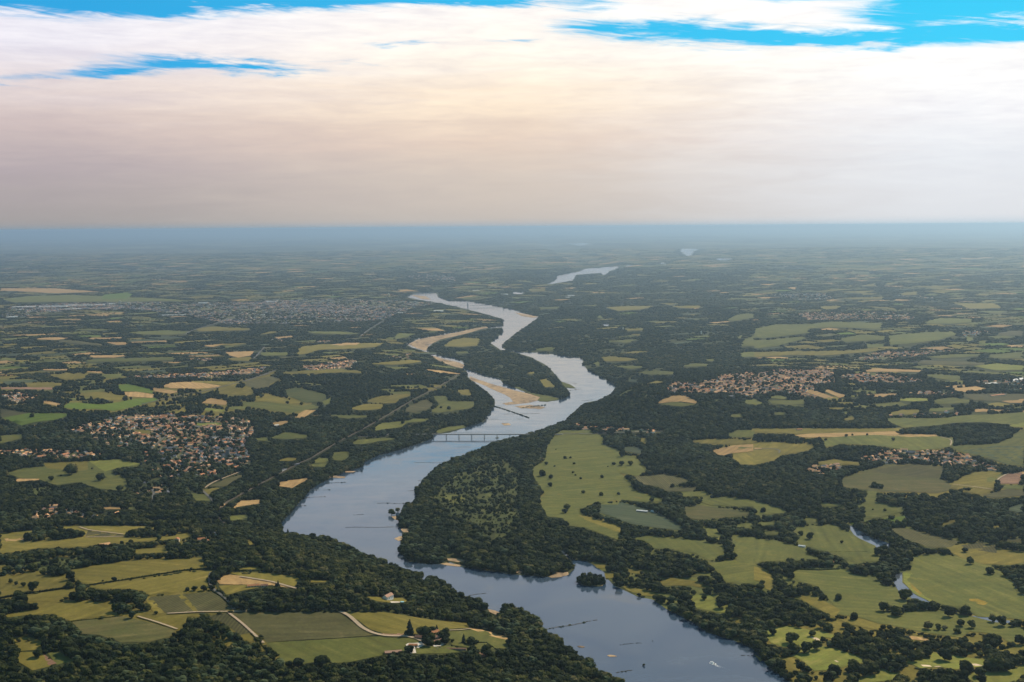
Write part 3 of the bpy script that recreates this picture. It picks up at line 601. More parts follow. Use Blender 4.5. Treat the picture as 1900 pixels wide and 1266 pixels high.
# ------------------------------------------------------------------ mesh helpers
def mesh_np(name, V, F, mats=(), midx=None, smooth=False):
    """V (n,3); F: list/array of triangles or quads (all the same length) or list of lists"""
    me = bpy.data.meshes.new(name); V = np.asarray(V, np.float32)
    if isinstance(F, np.ndarray):
        k = F.shape[1]; nf = len(F); loops = F.ravel().astype(np.int32); starts = np.arange(nf, dtype=np.int32) * k; tot = np.full(nf, k, np.int32)
    else:
        nf = len(F); tot = np.array([len(f) for f in F], np.int32); loops = np.concatenate([np.array(f, np.int32) for f in F]) if nf else np.zeros(0, np.int32)
        starts = np.concatenate([[0], np.cumsum(tot)[:-1]]).astype(np.int32)
    me.vertices.add(len(V)); me.vertices.foreach_set('co', V.ravel())
    me.loops.add(len(loops)); me.loops.foreach_set('vertex_index', loops)
    me.polygons.add(nf); me.polygons.foreach_set('loop_start', starts); me.polygons.foreach_set('loop_total', tot)
    for m_ in mats: me.materials.append(m_)
    if midx is not None: me.polygons.foreach_set('material_index', np.asarray(midx, np.int32))
    me.polygons.foreach_set('use_smooth', np.full(nf, smooth))
    me.update(calc_edges=True); me.validate()
    return me
def link(name, me, parent=None, loc=None, rot=None, **props):
    o = bpy.data.objects.new(name, me); COL.objects.link(o)
    if parent: o.parent = parent
    if loc is not None: o.location = loc
    if rot is not None: o.rotation_euler = rot
    for k, v in props.items(): o[k] = v
    return o
class MB:
    def __init__(s): s.v = []; s.f = []; s.m = []
    def add(s, V, F, m=0):
        b = len(s.v); s.v += [tuple(v) for v in V]; s.f += [[i + b for i in f] for f in F]; s.m += [m] * len(F)
    def box(s, x0, x1, y0, y1, z0, z1, m=0, M=None):
        V = [(x, y, z) for z in (z0, z1) for x, y in ((x0, y0), (x1, y0), (x1, y1), (x0, y1))]
        if M is not None: V = [tuple(M @ Vector(v)) for v in V]
        s.add(V, [[3, 2, 1, 0], [4, 5, 6, 7], [0, 1, 5, 4], [1, 2, 6, 5], [2, 3, 7, 6], [3, 0, 4, 7]], m)
    def cyl(s, x, y, z0, z1, r0, r1, n=12, m=0, cap=True):
        V = [(x + r * math.cos(2 * math.pi * k / n), y + r * math.sin(2 * math.pi * k / n), z) for r, z in ((r0, z0), (r1, z1)) for k in range(n)]
        F = [[k, (k + 1) % n, n + (k + 1) % n, n + k] for k in range(n)]
        if cap: F += [list(range(n, 2 * n)), list(range(n - 1, -1, -1))]
        s.add(V, F, m)
    def beam(s, a, b, w, m=0):
        a, b = Vector(a), Vector(b); d = (b - a); L = d.length; q = d.to_track_quat('X', 'Z').to_matrix().to_4x4(); q.translation = a
        s.box(0, L, -w / 2, w / 2, -w / 2, w / 2, m, q)
    def mesh(s, name, mats): return mesh_np(name, s.v, s.f, mats, s.m)
def empty(name, loc, rz=0, **p):
    o = bpy.data.objects.new(name, None); COL.objects.link(o); o.location = loc; o.rotation_euler = (0, 0, rz); o.empty_display_size = 1
    for k, v in p.items(): o[k] = v
    return o

# ------------------------------------------------------------------ materials
def mat(name, build):
    m_ = bpy.data.materials.new(name); m_.use_nodes = True; t = NT(m_.node_tree); t.n.clear()
    out = t.node('ShaderNodeOutputMaterial'); t.l.new(build(t), out.inputs[0]); return m_
def diff(t, col, rough=0.95, spec=0.08, normal=None, **kw):
    p = {'Base Color': col, 'Roughness': rough, 'Specular IOR Level': spec}
    if normal is not None: p['Normal'] = normal
    p.update(kw); return t.node('ShaderNodeBsdfPrincipled', p).outputs[0]
def wpos(t): return t.node('ShaderNodeNewGeometry').outputs['Position']
def c4(c): return (*c, 1)
def rowdir(t, P, seed_out, spacing):
    """world position turned by a per-object angle -> stripe value"""
    ang = t.m('MULTIPLY', seed_out, 6.283)
    r = t.node('ShaderNodeVectorRotate', rotation_type='Z_AXIS'); t.set(r, 'Vector', P); t.set(r, 'Angle', ang)
    sx = t.node('ShaderNodeSeparateXYZ', {0: r.outputs[0]}).outputs[0]
    return r.outputs[0], t.m('SINE', t.m('MULTIPLY', sx, 2 * math.pi / spacing))
def field_mat(name, c1, c2, c3, rows=None, rowdepth=0.25, dry=0.35):
    def b(t):
        P = wpos(t); rnd = t.node('ShaderNodeObjectInfo').outputs['Random']
        att = t.node('ShaderNodeAttribute', attribute_name='tone').outputs['Fac']
        rnd = t.m('FRACT', t.m('ADD', rnd, att))
        rp, st = rowdir(t, P, rnd, rows or 60.0)
        n1 = t.noise(P, 0.004, 4, 0.6, 0.5); n2 = t.noise(P, 0.022, 4, 0.65, 0.4); n3 = t.noise(P, 0.16, 3, 0.7)
        nst = t.noise(t.vmul(rp, (0.05, 0.004, 0.01)), 1.0, 3, 0.6)
        f = t.m('ADD', t.m('MULTIPLY', n1, 0.45), t.m('MULTIPLY', n2, 0.55)); f = t.node('ShaderNodeMapRange', {0: f, 1: 0.34, 2: 0.64}).outputs[0]
        col = t.mix(f, c4(c1), c4(c2))
        d = t.node('ShaderNodeMapRange', {0: t.m('ADD', t.m('MULTIPLY', n2, .5), t.m('MULTIPLY', nst, .5)), 1: 0.55, 2: 0.68, 4: dry}).outputs[0]
        col = t.mix(d, col, c4(c3))
        n4 = t.noise(P, 0.06, 5, 0.75, 0.8)
        swath = t.m('SINE', t.m('MULTIPLY', t.node('ShaderNodeSeparateXYZ', {0: rp}).outputs[0], 0.21))
        k = t.m('ADD', -0.15, t.m('ADD', t.m('MULTIPLY', n3, 0.80), t.m('ADD', t.m('MULTIPLY', nst, 0.9), t.m('MULTIPLY', n4, 0.65))))
        k = t.m('ADD', k, t.m('MULTIPLY', swath, t.m('MULTIPLY', n2, 0.10)))
        k = t.m('MULTIPLY', k, t.m('ADD', 0.84, t.m('MULTIPLY', rnd, 0.32)))
        if rows: k = t.m('MULTIPLY', k, t.m('ADD', 1 - rowdepth * .5, t.m('MULTIPLY', st, rowdepth)))
        kc = t.node('ShaderNodeCombineXYZ', {0: k, 1: k, 2: k}).outputs[0]
        return diff(t, t.mix(1.0, col, kc, 'MULTIPLY'))
    return mat(name, b)
MF = dict(
    O=field_mat('olive_grass', (.118, .100, .018), (.172, .134, .026), (.28, .19, .06), None),
    G=field_mat('green_pasture', (.076, .086, .020), (.120, .114, .026), (.20, .155, .05), None, dry=.25),
    Y=field_mat('mown_grass', (.13, .15, .025), (.20, .185, .04), (.30, .22, .08), None),
    V=field_mat('bright_crop', (.075, .115, .010), (.10, .13, .014), (.14, .14, .03), None, dry=.15),
    M=field_mat('mixed_vines', (.072, .078, .022), (.115, .095, .033), (.17, .13, .06), 8.0, .12),
    B=field_mat('vineyard', (.066, .064, .022), (.10, .086, .033), (.16, .12, .055), 8.0, .24),
    T=field_mat('stubble', (.30, .185, .075), (.40, .25, .105), (.48, .33, .16), 22.0, .08),
    P=field_mat('bare_soil', (.22, .12, .075), (.28, .16, .10), (.32, .2, .13), 12.0, .10),
    E=field_mat('dark_crop', (.045, .062, .032), (.065, .075, .038), (.1, .09, .05), 30.0, .10),
    D=field_mat('rough_scrub', (.045, .058, .016), (.085, .085, .022), (.13, .11, .035), None),
    Z=field_mat('yellow_flowers', (.34, .20, .02), (.18, .15, .03), (.4, .2, .03), None),
    S=field_mat('sandy_bunker', (.5, .38, .25), (.6, .46, .31), (.6, .46, .31), None))
def ground_build(t):
    P = wpos(t); n1 = t.noise(P, 0.0011, 5, 0.6, 0.3); n2 = t.noise(P, 0.02, 4, 0.7); n3 = t.noise(P, 0.15, 2, 0.7)
    base = t.ramp(t.m('ADD', t.m('MULTIPLY', n2, .6), t.m('MULTIPLY', n3, .4)), [(0.3, (.016, .022, .008)), (0.48, (.034, .040, .012)), (0.62, (.085, .080, .022))])
    # the far countryside: small fields between dark woods
    wp = t.node('ShaderNodeVectorMath', operation='ADD'); t.set(wp, 0, t.vmul(P, (1 / 420, 1 / 300, 0)))
    nz = t.node('ShaderNodeTexNoise', {'Vector': P, 'Scale': 0.0012, 'Detail': 2}); t.set(wp, 1, nz.outputs['Color'])
    vo = t.node('ShaderNodeTexVoronoi', {'Vector': wp.outputs[0], 'Scale': 1.0}, feature='F1'); rc = t.node('ShaderNodeSeparateColor', {0: vo.outputs['Color']}).outputs
    fcol = t.ramp(rc[0], [(0.0, (.02, .03, .012)), (0.36, (.02, .03, .012)), (0.37, (.075, .09, .03)), (0.6, (.11, .105, .04)), (0.78, (.15, .13, .05)), (0.9, (.3, .23, .12)), (0.985, (.5, .42, .33))], 'CONSTANT')
    wood = t.node('ShaderNodeMapRange', {0: n1, 1: 0.44, 2: 0.56}).outputs[0]
    fcol = t.mix(t.m('MULTIPLY', wood, t.m('GREATER_THAN', rc[1], 0.25)), fcol, (.02, .03, .012, 1))
    y = t.node('ShaderNodeSeparateXYZ', {0: P}).outputs[1]
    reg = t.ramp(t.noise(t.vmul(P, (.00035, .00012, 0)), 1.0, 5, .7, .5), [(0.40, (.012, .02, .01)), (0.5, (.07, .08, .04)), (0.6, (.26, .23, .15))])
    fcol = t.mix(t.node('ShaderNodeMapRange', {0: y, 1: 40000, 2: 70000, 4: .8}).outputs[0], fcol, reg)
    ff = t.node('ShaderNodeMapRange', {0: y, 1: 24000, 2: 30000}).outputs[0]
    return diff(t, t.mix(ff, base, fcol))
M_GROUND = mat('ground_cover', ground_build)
def sand_build(t):
    P = wpos(t); n = t.noise(t.vmul(P, (0.012, 0.005, 0.01)), 1.0, 5, 0.65, 1.2); n2 = t.noise(P, 0.12, 3, 0.6)
    c = t.ramp(t.m('ADD', t.m('MULTIPLY', n, .75), t.m('MULTIPLY', n2, .25)), [(0.36, (.13, .09, .06)), (0.45, (.28, .19, .11)), (0.56, (.42, .28, .155)), (0.72, (.52, .38, .22))])
    return diff(t, c, 0.8)
M_SAND = mat('river_sand', sand_build)
def water_build(t):
    P = wpos(t)
    n1 = t.noise(t.vmul(P, (0.02, 0.05, 0.02)), 1.0, 4, 0.6, 0.6); n2 = t.noise(P, 0.0035, 4, 0.6, 1.0); n3 = t.noise(t.vmul(P, (.25, .5, .3)), 1.0, 3, .6)
    hsum = t.m('ADD', t.m('MULTIPLY', n1, 1.0), t.m('MULTIPLY', n3, 0.12))
    bp = t.node('ShaderNodeBump', {'Strength': 0.09, 'Distance': 0.9, 'Height': hsum}).outputs[0]
    col = t.ramp(n2, [(0.35, (.022, .046, .085)), (0.6, (.045, .068, .10)), (0.75, (.09, .09, .09))])
    rough = t.node('ShaderNodeMapRange', {0: t.noise(t.vmul(P, (.006, .012, .01)), 1.0, 5, .65, 1.5), 1: .35, 2: .65, 3: 0.03, 4: 0.16}).outputs[0]
    return diff(t, col, rough, 0.5, bp, IOR=1.33)
M_WATER = mat('river_water', water_build)
def flat_mat(name, c1, c2, scale=0.2, rough=0.85, spec=0.2):
    return mat(name, lambda t: diff(t, t.mix(t.node('ShaderNodeMapRange', {0: t.noise(wpos(t), scale, 4, .65), 1: .35, 2: .65}).outputs[0], c4(c1), c4(c2)), rough, spec))
M_ROAD = {'a': flat_mat('road_asphalt', (.085, .08, .072), (.14, .13, .115)), 't': flat_mat('dirt_track', (.30, .22, .14), (.44, .33, .22)), 'r': flat_mat('rail_ballast', (.07, .055, .04), (.14, .105, .075))}
M_STONE = flat_mat('dark_stones', (.04, .038, .032), (.12, .10, .08), 0.8)
M_CONC = flat_mat('bridge_concrete', (.20, .20, .20), (.32, .31, .29), 0.3); M_STEEL = flat_mat('painted_steel', (.06, .075, .09), (.09, .105, .12), 0.4, .6, .4)
M_WHITE = flat_mat('white_paint', (.72, .72, .70), (.8, .8, .78), .3, .5, .4); M_DARK = flat_mat('dark_opening', (.02, .02, .02), (.04, .04, .035)); M_GREY = flat_mat('grey_masonry', (.14, .14, .15), (.24, .23, .22), .3)
M_PALE = flat_mat('pale_render', (.5, .44, .34), (.64, .58, .46), .25); M_WALLB = flat_mat('grey_stone_wall', (.2, .17, .14), (.34, .29, .23), .3); M_GRAVEL = flat_mat('white_gravel', (.5, .42, .34), (.64, .56, .47), .4)
M_TILE = [flat_mat('terracotta_tile', (.34, .135, .06), (.50, .22, .10), .5), flat_mat('pink_tile', (.34, .19, .13), (.46, .27, .19), .5), flat_mat('grey_slate', (.09, .095, .115), (.16, .16, .185), .5), flat_mat('brown_tile', (.17, .085, .055), (.27, .14, .09), .5), flat_mat('light_orange_tile', (.55, .29, .13), (.66, .38, .2), .5)]
M_FOAM = flat_mat('white_foam', (.7, .72, .72), (.85, .86, .86), .8, .6, .3); M_METALROOF = flat_mat('pale_metal_roof', (.5, .5, .5), (.68, .66, .62), .1, .5, .4)
M_BLUEW = flat_mat('pool_water', (.1, .35, .45), (.15, .45, .55), .3, .2, .5)
def foliage(name, stops, trans=0.0):
    def b(t):
        P = wpos(t); oi = t.node('ShaderNodeObjectInfo').outputs['Random']; isl = t.node('ShaderNodeNewGeometry').outputs['Random Per Island']
        big = t.noise(P, 0.003, 3, 0.6); f = t.m('ADD', t.m('MULTIPLY', oi, .62), t.m('ADD', t.m('MULTIPLY', isl, .26), t.m('MULTIPLY', t.m('SUBTRACT', big, .2), .62)))
        c = t.ramp(f, stops)
        k = t.m('ADD', .6, t.m('MULTIPLY', t.noise(P, 0.9, 3, .7), .8))
        return diff(t, t.mix(1.0, c, t.node('ShaderNodeCombineXYZ', {0: k, 1: k, 2: k}).outputs[0], 'MULTIPLY'), .9, .06)
    return mat(name, b)
M_LEAF = foliage('broadleaf_foliage', [(0.2, (.008, .014, .005)), (0.5, (.018, .026, .007)), (0.75, (.036, .043, .010)), (0.92, (.080, .078, .018)), (1.0, (.12, .10, .04))])
M_LEAFP = foliage('pale_willow_foliage', [(0.2, (.028, .040, .018)), (0.6, (.045, .060, .026)), (1.0, (.075, .09, .04))])
M_CONIF = foliage('conifer_foliage', [(0.2, (.012, .02, .012)), (1.0, (.025, .036, .018))])
M_BARK = flat_mat('bark', (.05, .04, .03), (.10, .08, .06), 2.0)

# ------------------------------------------------------------------ ground sheet
def build_ground():
    rows = [-4000, -2500, -1200, -300, 300, 900]; y = 1300.0
    while y < 30000: rows.append(y); y *= 1.0068
    while y < 230000: rows.append(y); y *= 1.02
    rows.append(230000.0)
    rows = np.array(rows); cols = np.concatenate([np.linspace(-1.3, -.56, 25), np.linspace(-.55, .55, 170), np.linspace(.56, 1.3, 25)])
    Y, X = np.meshgrid(rows, cols, indexing='ij'); X = X * np.maximum(Y, 2200)
    P = np.stack([X.ravel(), Y.ravel()], 1); Z = hgt(P)
    n, m_ = Y.shape; I = np.arange(n * m_).reshape(n, m_)
    F = np.stack([I[:-1, :-1].ravel(), I[:-1, 1:].ravel(), I[1:, 1:].ravel(), I[1:, :-1].ravel()], 1)
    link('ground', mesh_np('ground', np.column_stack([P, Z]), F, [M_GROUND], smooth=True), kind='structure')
build_ground()

def rough_edge(poly, step, amp, rs):
    p = dens(poly, step); n = len(p); out = []
    ph = [rs.uniform(0, 6.28) for _ in range(4)]
    for i, (x, y) in enumerate(p):
        a = p[i - 1]; b = p[(i + 1) % n]; dx, dy = b[0] - a[0], b[1] - a[1]; L = math.hypot(dx, dy) + 1e-6
        k = amp * (0.6 * math.sin(i * .7 + ph[0]) + .5 * math.sin(i * 1.9 + ph[1]) + rs.uniform(-.6, .6)) * (0.35 + 0.65 * abs(dx) / L)
        out.append((x - dy / L * k, y + dx / L * k * 0.6))
    return out
def area2(p): return 0.5 * sum(a[0] * b[1] - b[0] * a[1] for a, b in zip(p, p[1:] + p[:1]))
def drape(name, poly, mats, off, px=True, z=None, edge=(9, .5), fine=True, **props):
    rs = random.Random(hash(tuple(map(lambda q: int(q[0] * 7 + q[1] * 13), poly))) & 0xffff)
    if edge: poly = rough_edge(poly, edge[0], edge[1], rs)
    if z is None: G = ground(poly)[:, :2]
    else:
        d = px_dirs(poly); G = d[:, :2] * ((z - CAM_H) / d[:, 2])[:, None]
    pts = [Vector(q) for q in G]; ext = list(range(len(pts))); c = G.mean(0); D = float(np.hypot(*c))
    if z is None and fine:
        s = max(28.0, D * .009); lo, hi = G.min(0), G.max(0)
        if (hi[0] - lo[0]) * (hi[1] - lo[1]) / s / s < 20000:
            gx, gy = np.meshgrid(np.arange(lo[0] + s / 2, hi[0], s), np.arange(lo[1] + s / 2, hi[1], s)); q = np.stack([gx.ravel(), gy.ravel()], 1)
            if len(q): q = q[inpoly(q, [tuple(v) for v in G])]; pts += [Vector(v) for v in q]
    vs, es, fs, *_ = geometry.delaunay_2d_cdt(pts, [], [ext], 1, 1e-3)
    if not fs: return None
    V = np.array([(v[0], v[1]) for v in vs]); Z = (hgt(V) if z is None else np.full(len(V), z)) + off
    F = np.array([list(f) for f in fs]);
    a = V[F[0]]; 
    if (a[1][0] - a[0][0]) * (a[2][1] - a[0][1]) - (a[1][1] - a[0][1]) * (a[2][0] - a[0][0]) < 0: F = F[:, ::-1].copy()
    return link(name, mesh_np(name, np.column_stack([V, Z]), F, mats, smooth=True), **props)
M_VILL = mat('village_gardens', lambda t: diff(t, t.ramp(t.m('ADD', t.m('MULTIPLY', t.noise(wpos(t), .035, 4, .7), .6), t.m('MULTIPLY', t.noise(wpos(t), .15, 2, .7), .4)), [(0.38, (.03, .04, .012)), (0.48, (.085, .085, .025)), (0.55, (.15, .13, .06)), (0.66, (.34, .28, .2))])))
for i, p in enumerate(SCRUB): drape('scrubland', p, [MF['D']], .55 + .02 * i, edge=(10, .8), kind='structure')
for i, p in enumerate(PARK): drape('rough_grass', p, [MF['G' if i == 1 else 'O']], .12 + .02 * i + CAM_H / max(.008, (np.mean([q[1] for q in p]) - EYE) / F_PX) * 2e-5, edge=(14, 1.0), kind='structure')
for n, d, p in TOWNS:
    if d >= 2: drape('village_ground', p, [M_VILL], .3 + CAM_H / max(.008, (np.mean([q[1] for q in p]) - EYE) / F_PX) * 1e-4, edge=(12, 1.0), kind='structure')
drape('river', RIVER, [M_WATER], 0.30, z=0.0, edge=(8, .35), kind='structure')
for p in PONDS: drape('pond', p, [M_WATER], 1.2, edge=(8, .1), kind='structure')
for p in STREAMS: drape('stream', p, [M_WATER], 0.4, edge=(6, .3), kind='structure')
drape('island_ground', ISLAND, [M_GROUND], 1.0, z=0.0, edge=(7, .4), kind='structure'); drape('islet_ground', ISLET, [M_GROUND], 1.0, z=0.0, edge=(5, .3), kind='structure')
for i, p in enumerate(SAND): drape('sandbank', p, [M_SAND], 0.62 + .01 * i, z=0.0, edge=(5, .5), kind='structure')
drape('grassy_spit', SPIT, [MF['G']], 1.35, z=0.0, edge=(6, .5), kind='structure')
KN = dict(O='meadow', G='pasture', Y='mown_grass', V='crop_field', M='vineyard', B='vineyard', T='stubble_field', P='bare_field', E='crop_field', D='scrubland', Z='flower_patch', S='sand_patch')
for i, (k, p) in enumerate(FIELDS):
    cy = np.mean([q[1] for q in p]); D = CAM_H / max(.008, (cy - EYE) / F_PX)
    isl = inpoly(np.array([np.mean(np.array(p), 0)]), ISLAND)[0]
    drape(KN[k], p, [MF[k]], (1.5 if isl else 0.35) + D * 1.1e-4 + .004 * i, edge=(10, .45), kind='structure')

# roads, tracks and the railway as draped ribbons
def ribbon(name, line, width, m_, off):
    p = np.array(line, float); q = []
    for a, b in zip(p[:-1], p[1:]):
        n = max(2, int(np.hypot(*(b - a)) / 6)); q += [a + (b - a) * k / n for k in range(n)]
    q.append(p[-1]); G = ground(q)[:, :2]
    for _ in range(2): G[1:-1] = .25 * G[:-2] + .5 * G[1:-1] + .25 * G[2:]
    tan = np.gradient(G, axis=0); tan /= np.hypot(tan[:, 0], tan[:, 1])[:, None] + 1e-9; nrm = np.stack([-tan[:, 1], tan[:, 0]], 1) * width / 2
    A, B = G + nrm, G - nrm; V = np.concatenate([A, B]); D = np.hypot(V[:, 0], V[:, 1]); Z = np.tile(np.maximum(hgt(A), hgt(B)), 2) + off + D * 1.6e-4
    n = len(G); i = np.arange(n - 1); F = np.stack([i, i + 1, n + i + 1, n + i], 1)
    ob = link(name, mesh_np(name, np.column_stack([V, Z]), F[:, ::-1].copy(), [m_], smooth=True), kind='structure'); return ob
for i, (w_, k, p) in enumerate(ROADS): ribbon({'a': 'road', 't': 'dirt_track', 'r': 'railway'}[k], p, w_, M_ROAD[k], 1.7 + .02 * i)
# ------------------------------------------------------------------ tree meshes (unit: crown radius 1, crown from z .35 to 2)
def ico(sub):
    bm = bmesh.new(); bmesh.ops.create_icosphere(bm, subdivisions=sub, radius=1)
    V = np.array([v.co[:] for v in bm.verts]); F = np.array([[v.index for v in f.verts] for f in bm.faces]); bm.free(); return V, F
ICO1, ICO2 = ico(1), ico(2)
def crown_mesh(name, seed, lobes, leaf, m_, tall=1.0, shape='round', ico_=None, leaves=240):
    r = np.random.default_rng(seed); IV, IF = ico_ or ICO2; Vs, Fs = [], []; b = 0; L = []
    for k in range(lobes):
        if shape == 'round':
            a = r.uniform(0, 6.28); rr = r.uniform(.15, .62) if k else 0; z = r.uniform(.55, 1.45) if k else 1.0; s = r.uniform(.38, .58) if k else .72
            z *= (1 - .28 * rr); c = np.array([rr * math.cos(a), rr * math.sin(a), z * tall])
        elif shape == 'cone':
            q = k / (lobes - 1); c = np.array([r.uniform(-.1, .1), r.uniform(-.1, .1), .35 + 2.3 * q]); s = .62 * (1 - q) + .12
        else:   # clump: a strip of wood
            a = r.uniform(0, 6.28); rr = r.uniform(0, .8) ** .7; c = np.array([rr * math.cos(a), rr * math.sin(a), r.uniform(.35, .7)]); s = r.uniform(.24, .42)
        L.append((c, s)); d = 1 + .22 * np.sin(IV @ r.normal(0, 4.0, 3) + r.uniform(0, 6)) + .12 * np.sin(IV @ r.normal(0, 7.0, 3)) + r.uniform(-.07, .07, len(IV))
        V = IV * d[:, None] * s * np.array([1, 1, .86 if shape != 'clump' else 1.0]) + c
        Vs.append(V); Fs.append(IF + b); b += len(V)
    if leaves:   # leaf sprays standing off the surface
        n = leaves; pick = r.integers(0, len(L), n); u = r.normal(size=(n, 3)); u[:, 2] = np.abs(u[:, 2]) * .9 - .25; u /= np.linalg.norm(u, axis=1)[:, None]
        C = np.array([L[i][0] for i in pick]) + u * np.array([L[i][1] for i in pick])[:, None] * r.uniform(.92, 1.18, n)[:, None]
        t1 = np.cross(u, r.normal(size=(n, 3))); t1 /= np.linalg.norm(t1, axis=1)[:, None]; t2 = np.cross(u, t1) + u * r.uniform(-.5, .5, n)[:, None]
        s = r.uniform(.6, 1.3, n)[:, None] * leaf
        for q in (C - t1 * s, C + t1 * s * .9 + t2 * s * .3, C + t2 * s * 1.1): Vs.append(q)
        i = np.arange(n); Fs.append(np.stack([b + i, b + n + i, b + 2 * n + i], 1))
    V = np.concatenate(Vs); F = np.concatenate(Fs)
    return V, F
def trunk_geo(r0=.07, h=1.0, n=6):
    V, F = [], []
    for z, r_ in ((-.15, r0 * 1.3), (.1, r0), (h, r0 * .6)):
        V += [(r_ * math.cos(6.283 * k / n), r_ * math.sin(6.283 * k / n), z) for k in range(n)]
    for l in range(2):
        for k in range(n): F.append([l * n + k, l * n + (k + 1) % n, (l + 1) * n + (k + 1) % n, (l + 1) * n + k])
    b = len(V)
    for a in (.5, 2.6, 4.7):   # limbs
        d = np.array([math.cos(a), math.sin(a), 0]); s = np.array([0, 0, h * .55]); e = d * .4 + np.array([0, 0, h * 1.05]); w = np.array([-d[1], d[0], 0]) * r0 * .4
        V += [tuple(s - w), tuple(s + w), tuple(e + w * .4), tuple(e - w * .4), tuple(s + np.array([0, 0, r0])), tuple(e + np.array([0, 0, r0 * .4]))]
        F += [[b, b + 1, b + 2, b + 3], [b + 1, b + 4, b + 5, b + 2], [b + 4, b, b + 3, b + 5]]; b += 6
    return V, F
CROWNS, BOTH = [], []
for i in range(6):
    V, F = crown_mesh('c', 20 + i, 9 + i % 3, .17, None, tall=[1, 1.15, .9, 1.25, 1, 1.1][i]); CROWNS.append((V, F, M_LEAF))
V, F = crown_mesh('c', 41, 10, .10, None, tall=1.05); CROWNS.append((V, F, M_LEAFP))
V, F = crown_mesh('c', 42, 8, .10, None, shape='cone'); CROWNS.append((V, F, M_CONIF))
CROWN_ME = [mesh_np('crown', V, F, [m_]) for V, F, m_ in CROWNS]
TRUNK_ME = mesh_np('trunk', *trunk_geo(), [M_BARK])
stuff_src = bpy.data.collections.new('tree_sources')
def src(name, me):
    o = bpy.data.objects.new(name, me); stuff_src.objects.link(o)
TV, TF = trunk_geo(n=4)
for i in range(7):                                   # 0..6 near trees, crown and trunk in one mesh
    V, F, m_ = CROWNS[i]; VV = np.concatenate([V, np.array(TV)]); FF = [list(f) for f in F] + [[q + len(V) for q in f] for f in TF]
    src('src_%d' % i, mesh_np('woodland_tree', VV, FF, [m_, M_BARK], [0] * len(F) + [1] * len(TF)))
for i in range(4):                                   # 7..10 clumps of distant woodland
    V, F = crown_mesh('k', 60 + i, 12, .06, None, shape='clump', ico_=ICO1, leaves=60); src('src_%s' % 'abcd'[i], mesh_np('woodland_clump', V, F, [M_LEAF]))
def instancer(name, P, S, ROT, IDX, **props):
    me = bpy.data.meshes.new(name); me.vertices.add(len(P)); me.vertices.foreach_set('co', np.asarray(P, np.float32).ravel())
    a = me.attributes.new('sc', 'FLOAT_VECTOR', 'POINT'); a.data.foreach_set('vector', np.asarray(S, np.float32).ravel())
    a = me.attributes.new('rz', 'FLOAT', 'POINT'); a.data.foreach_set('value', np.asarray(ROT, np.float32))
    a = me.attributes.new('ix', 'INT', 'POINT'); a.data.foreach_set('value', np.asarray(IDX, np.int32))
    ng = bpy.data.node_groups.new(name, 'GeometryNodeTree'); ng.interface.new_socket('Geometry', in_out='INPUT', socket_type='NodeSocketGeometry'); ng.interface.new_socket('Geometry', in_out='OUTPUT', socket_type='NodeSocketGeometry')
    n = ng.nodes; l = ng.links; gi = n.new('NodeGroupInput'); go = n.new('NodeGroupOutput'); ip = n.new('GeometryNodeInstanceOnPoints'); ci = n.new('GeometryNodeCollectionInfo'); ci.transform_space = 'ORIGINAL'
    ci.inputs['Collection'].default_value = stuff_src; ci.inputs['Separate Children'].default_value = True; ci.inputs['Reset Children'].default_value = True
    def att(nm, ty):
        q = n.new('GeometryNodeInputNamedAttribute'); q.data_type = ty; q.inputs['Name'].default_value = nm; return next(o for o in q.outputs if o.enabled and o.name == 'Attribute')
    cx = n.new('ShaderNodeCombineXYZ'); l.new(att('rz', 'FLOAT'), cx.inputs[2]); ip.inputs['Pick Instance'].default_value = True
    l.new(gi.outputs[0], ip.inputs['Points']); l.new(ci.outputs[0], ip.inputs['Instance']); l.new(att('ix', 'INT'), ip.inputs['Instance Index']); l.new(cx.outputs[0], ip.inputs['Rotation']); l.new(att('sc', 'FLOAT_VECTOR'), ip.inputs['Scale'])
    l.new(ip.outputs[0], go.inputs[0]); o = link(name, me, kind='stuff', **props); md = o.modifiers.new('scatter', 'NODES'); md.node_group = ng; return o

# ------------------------------------------------------------------ countryside lattice (fields and woods beyond the traced ones)
def view_ok(P, mx=140):
    q = project(np.column_stack([P, hgt(P)])); return q, (q[:, 0] > -mx) & (q[:, 0] < W0 + mx) & (q[:, 1] < H0 + 170)
def lattice(D0, D1, sx, sy, ang, seed):
    r = np.random.default_rng(seed); ca, sa = math.cos(ang), math.sin(ang); R_ = D1 * 1.1
    nx, ny = int(2 * R_ / sx) + 2, int(2 * R_ / sy) + 2; gx = (np.arange(nx) - nx / 2) * sx; gy = (np.arange(ny) - ny / 2) * sy
    X, Y = np.meshgrid(gx, gy, indexing='ij'); X = X + r.uniform(-.3, .3, X.shape) * sx + 120 * np.sin(Y / 900 + X / 2100) ; Y = Y + r.uniform(-.28, .28, X.shape) * sy + 90 * np.sin(X / 800)
    WX = X * ca - Y * sa; WY = X * sa + Y * ca
    Q = np.stack([np.stack([WX[:-1, :-1], WY[:-1, :-1]], -1), np.stack([WX[1:, :-1], WY[1:, :-1]], -1), np.stack([WX[1:, 1:], WY[1:, 1:]], -1), np.stack([WX[:-1, 1:], WY[:-1, 1:]], -1)], 2).reshape(-1, 4, 2)
    c = Q.mean(1); D = np.hypot(c[:, 0], c[:, 1]); k = (c[:, 1] > 0) & (D > D0) & (D < D1) & (np.abs(c[:, 0]) < c[:, 1] * .42 + 700)
    return Q[k]
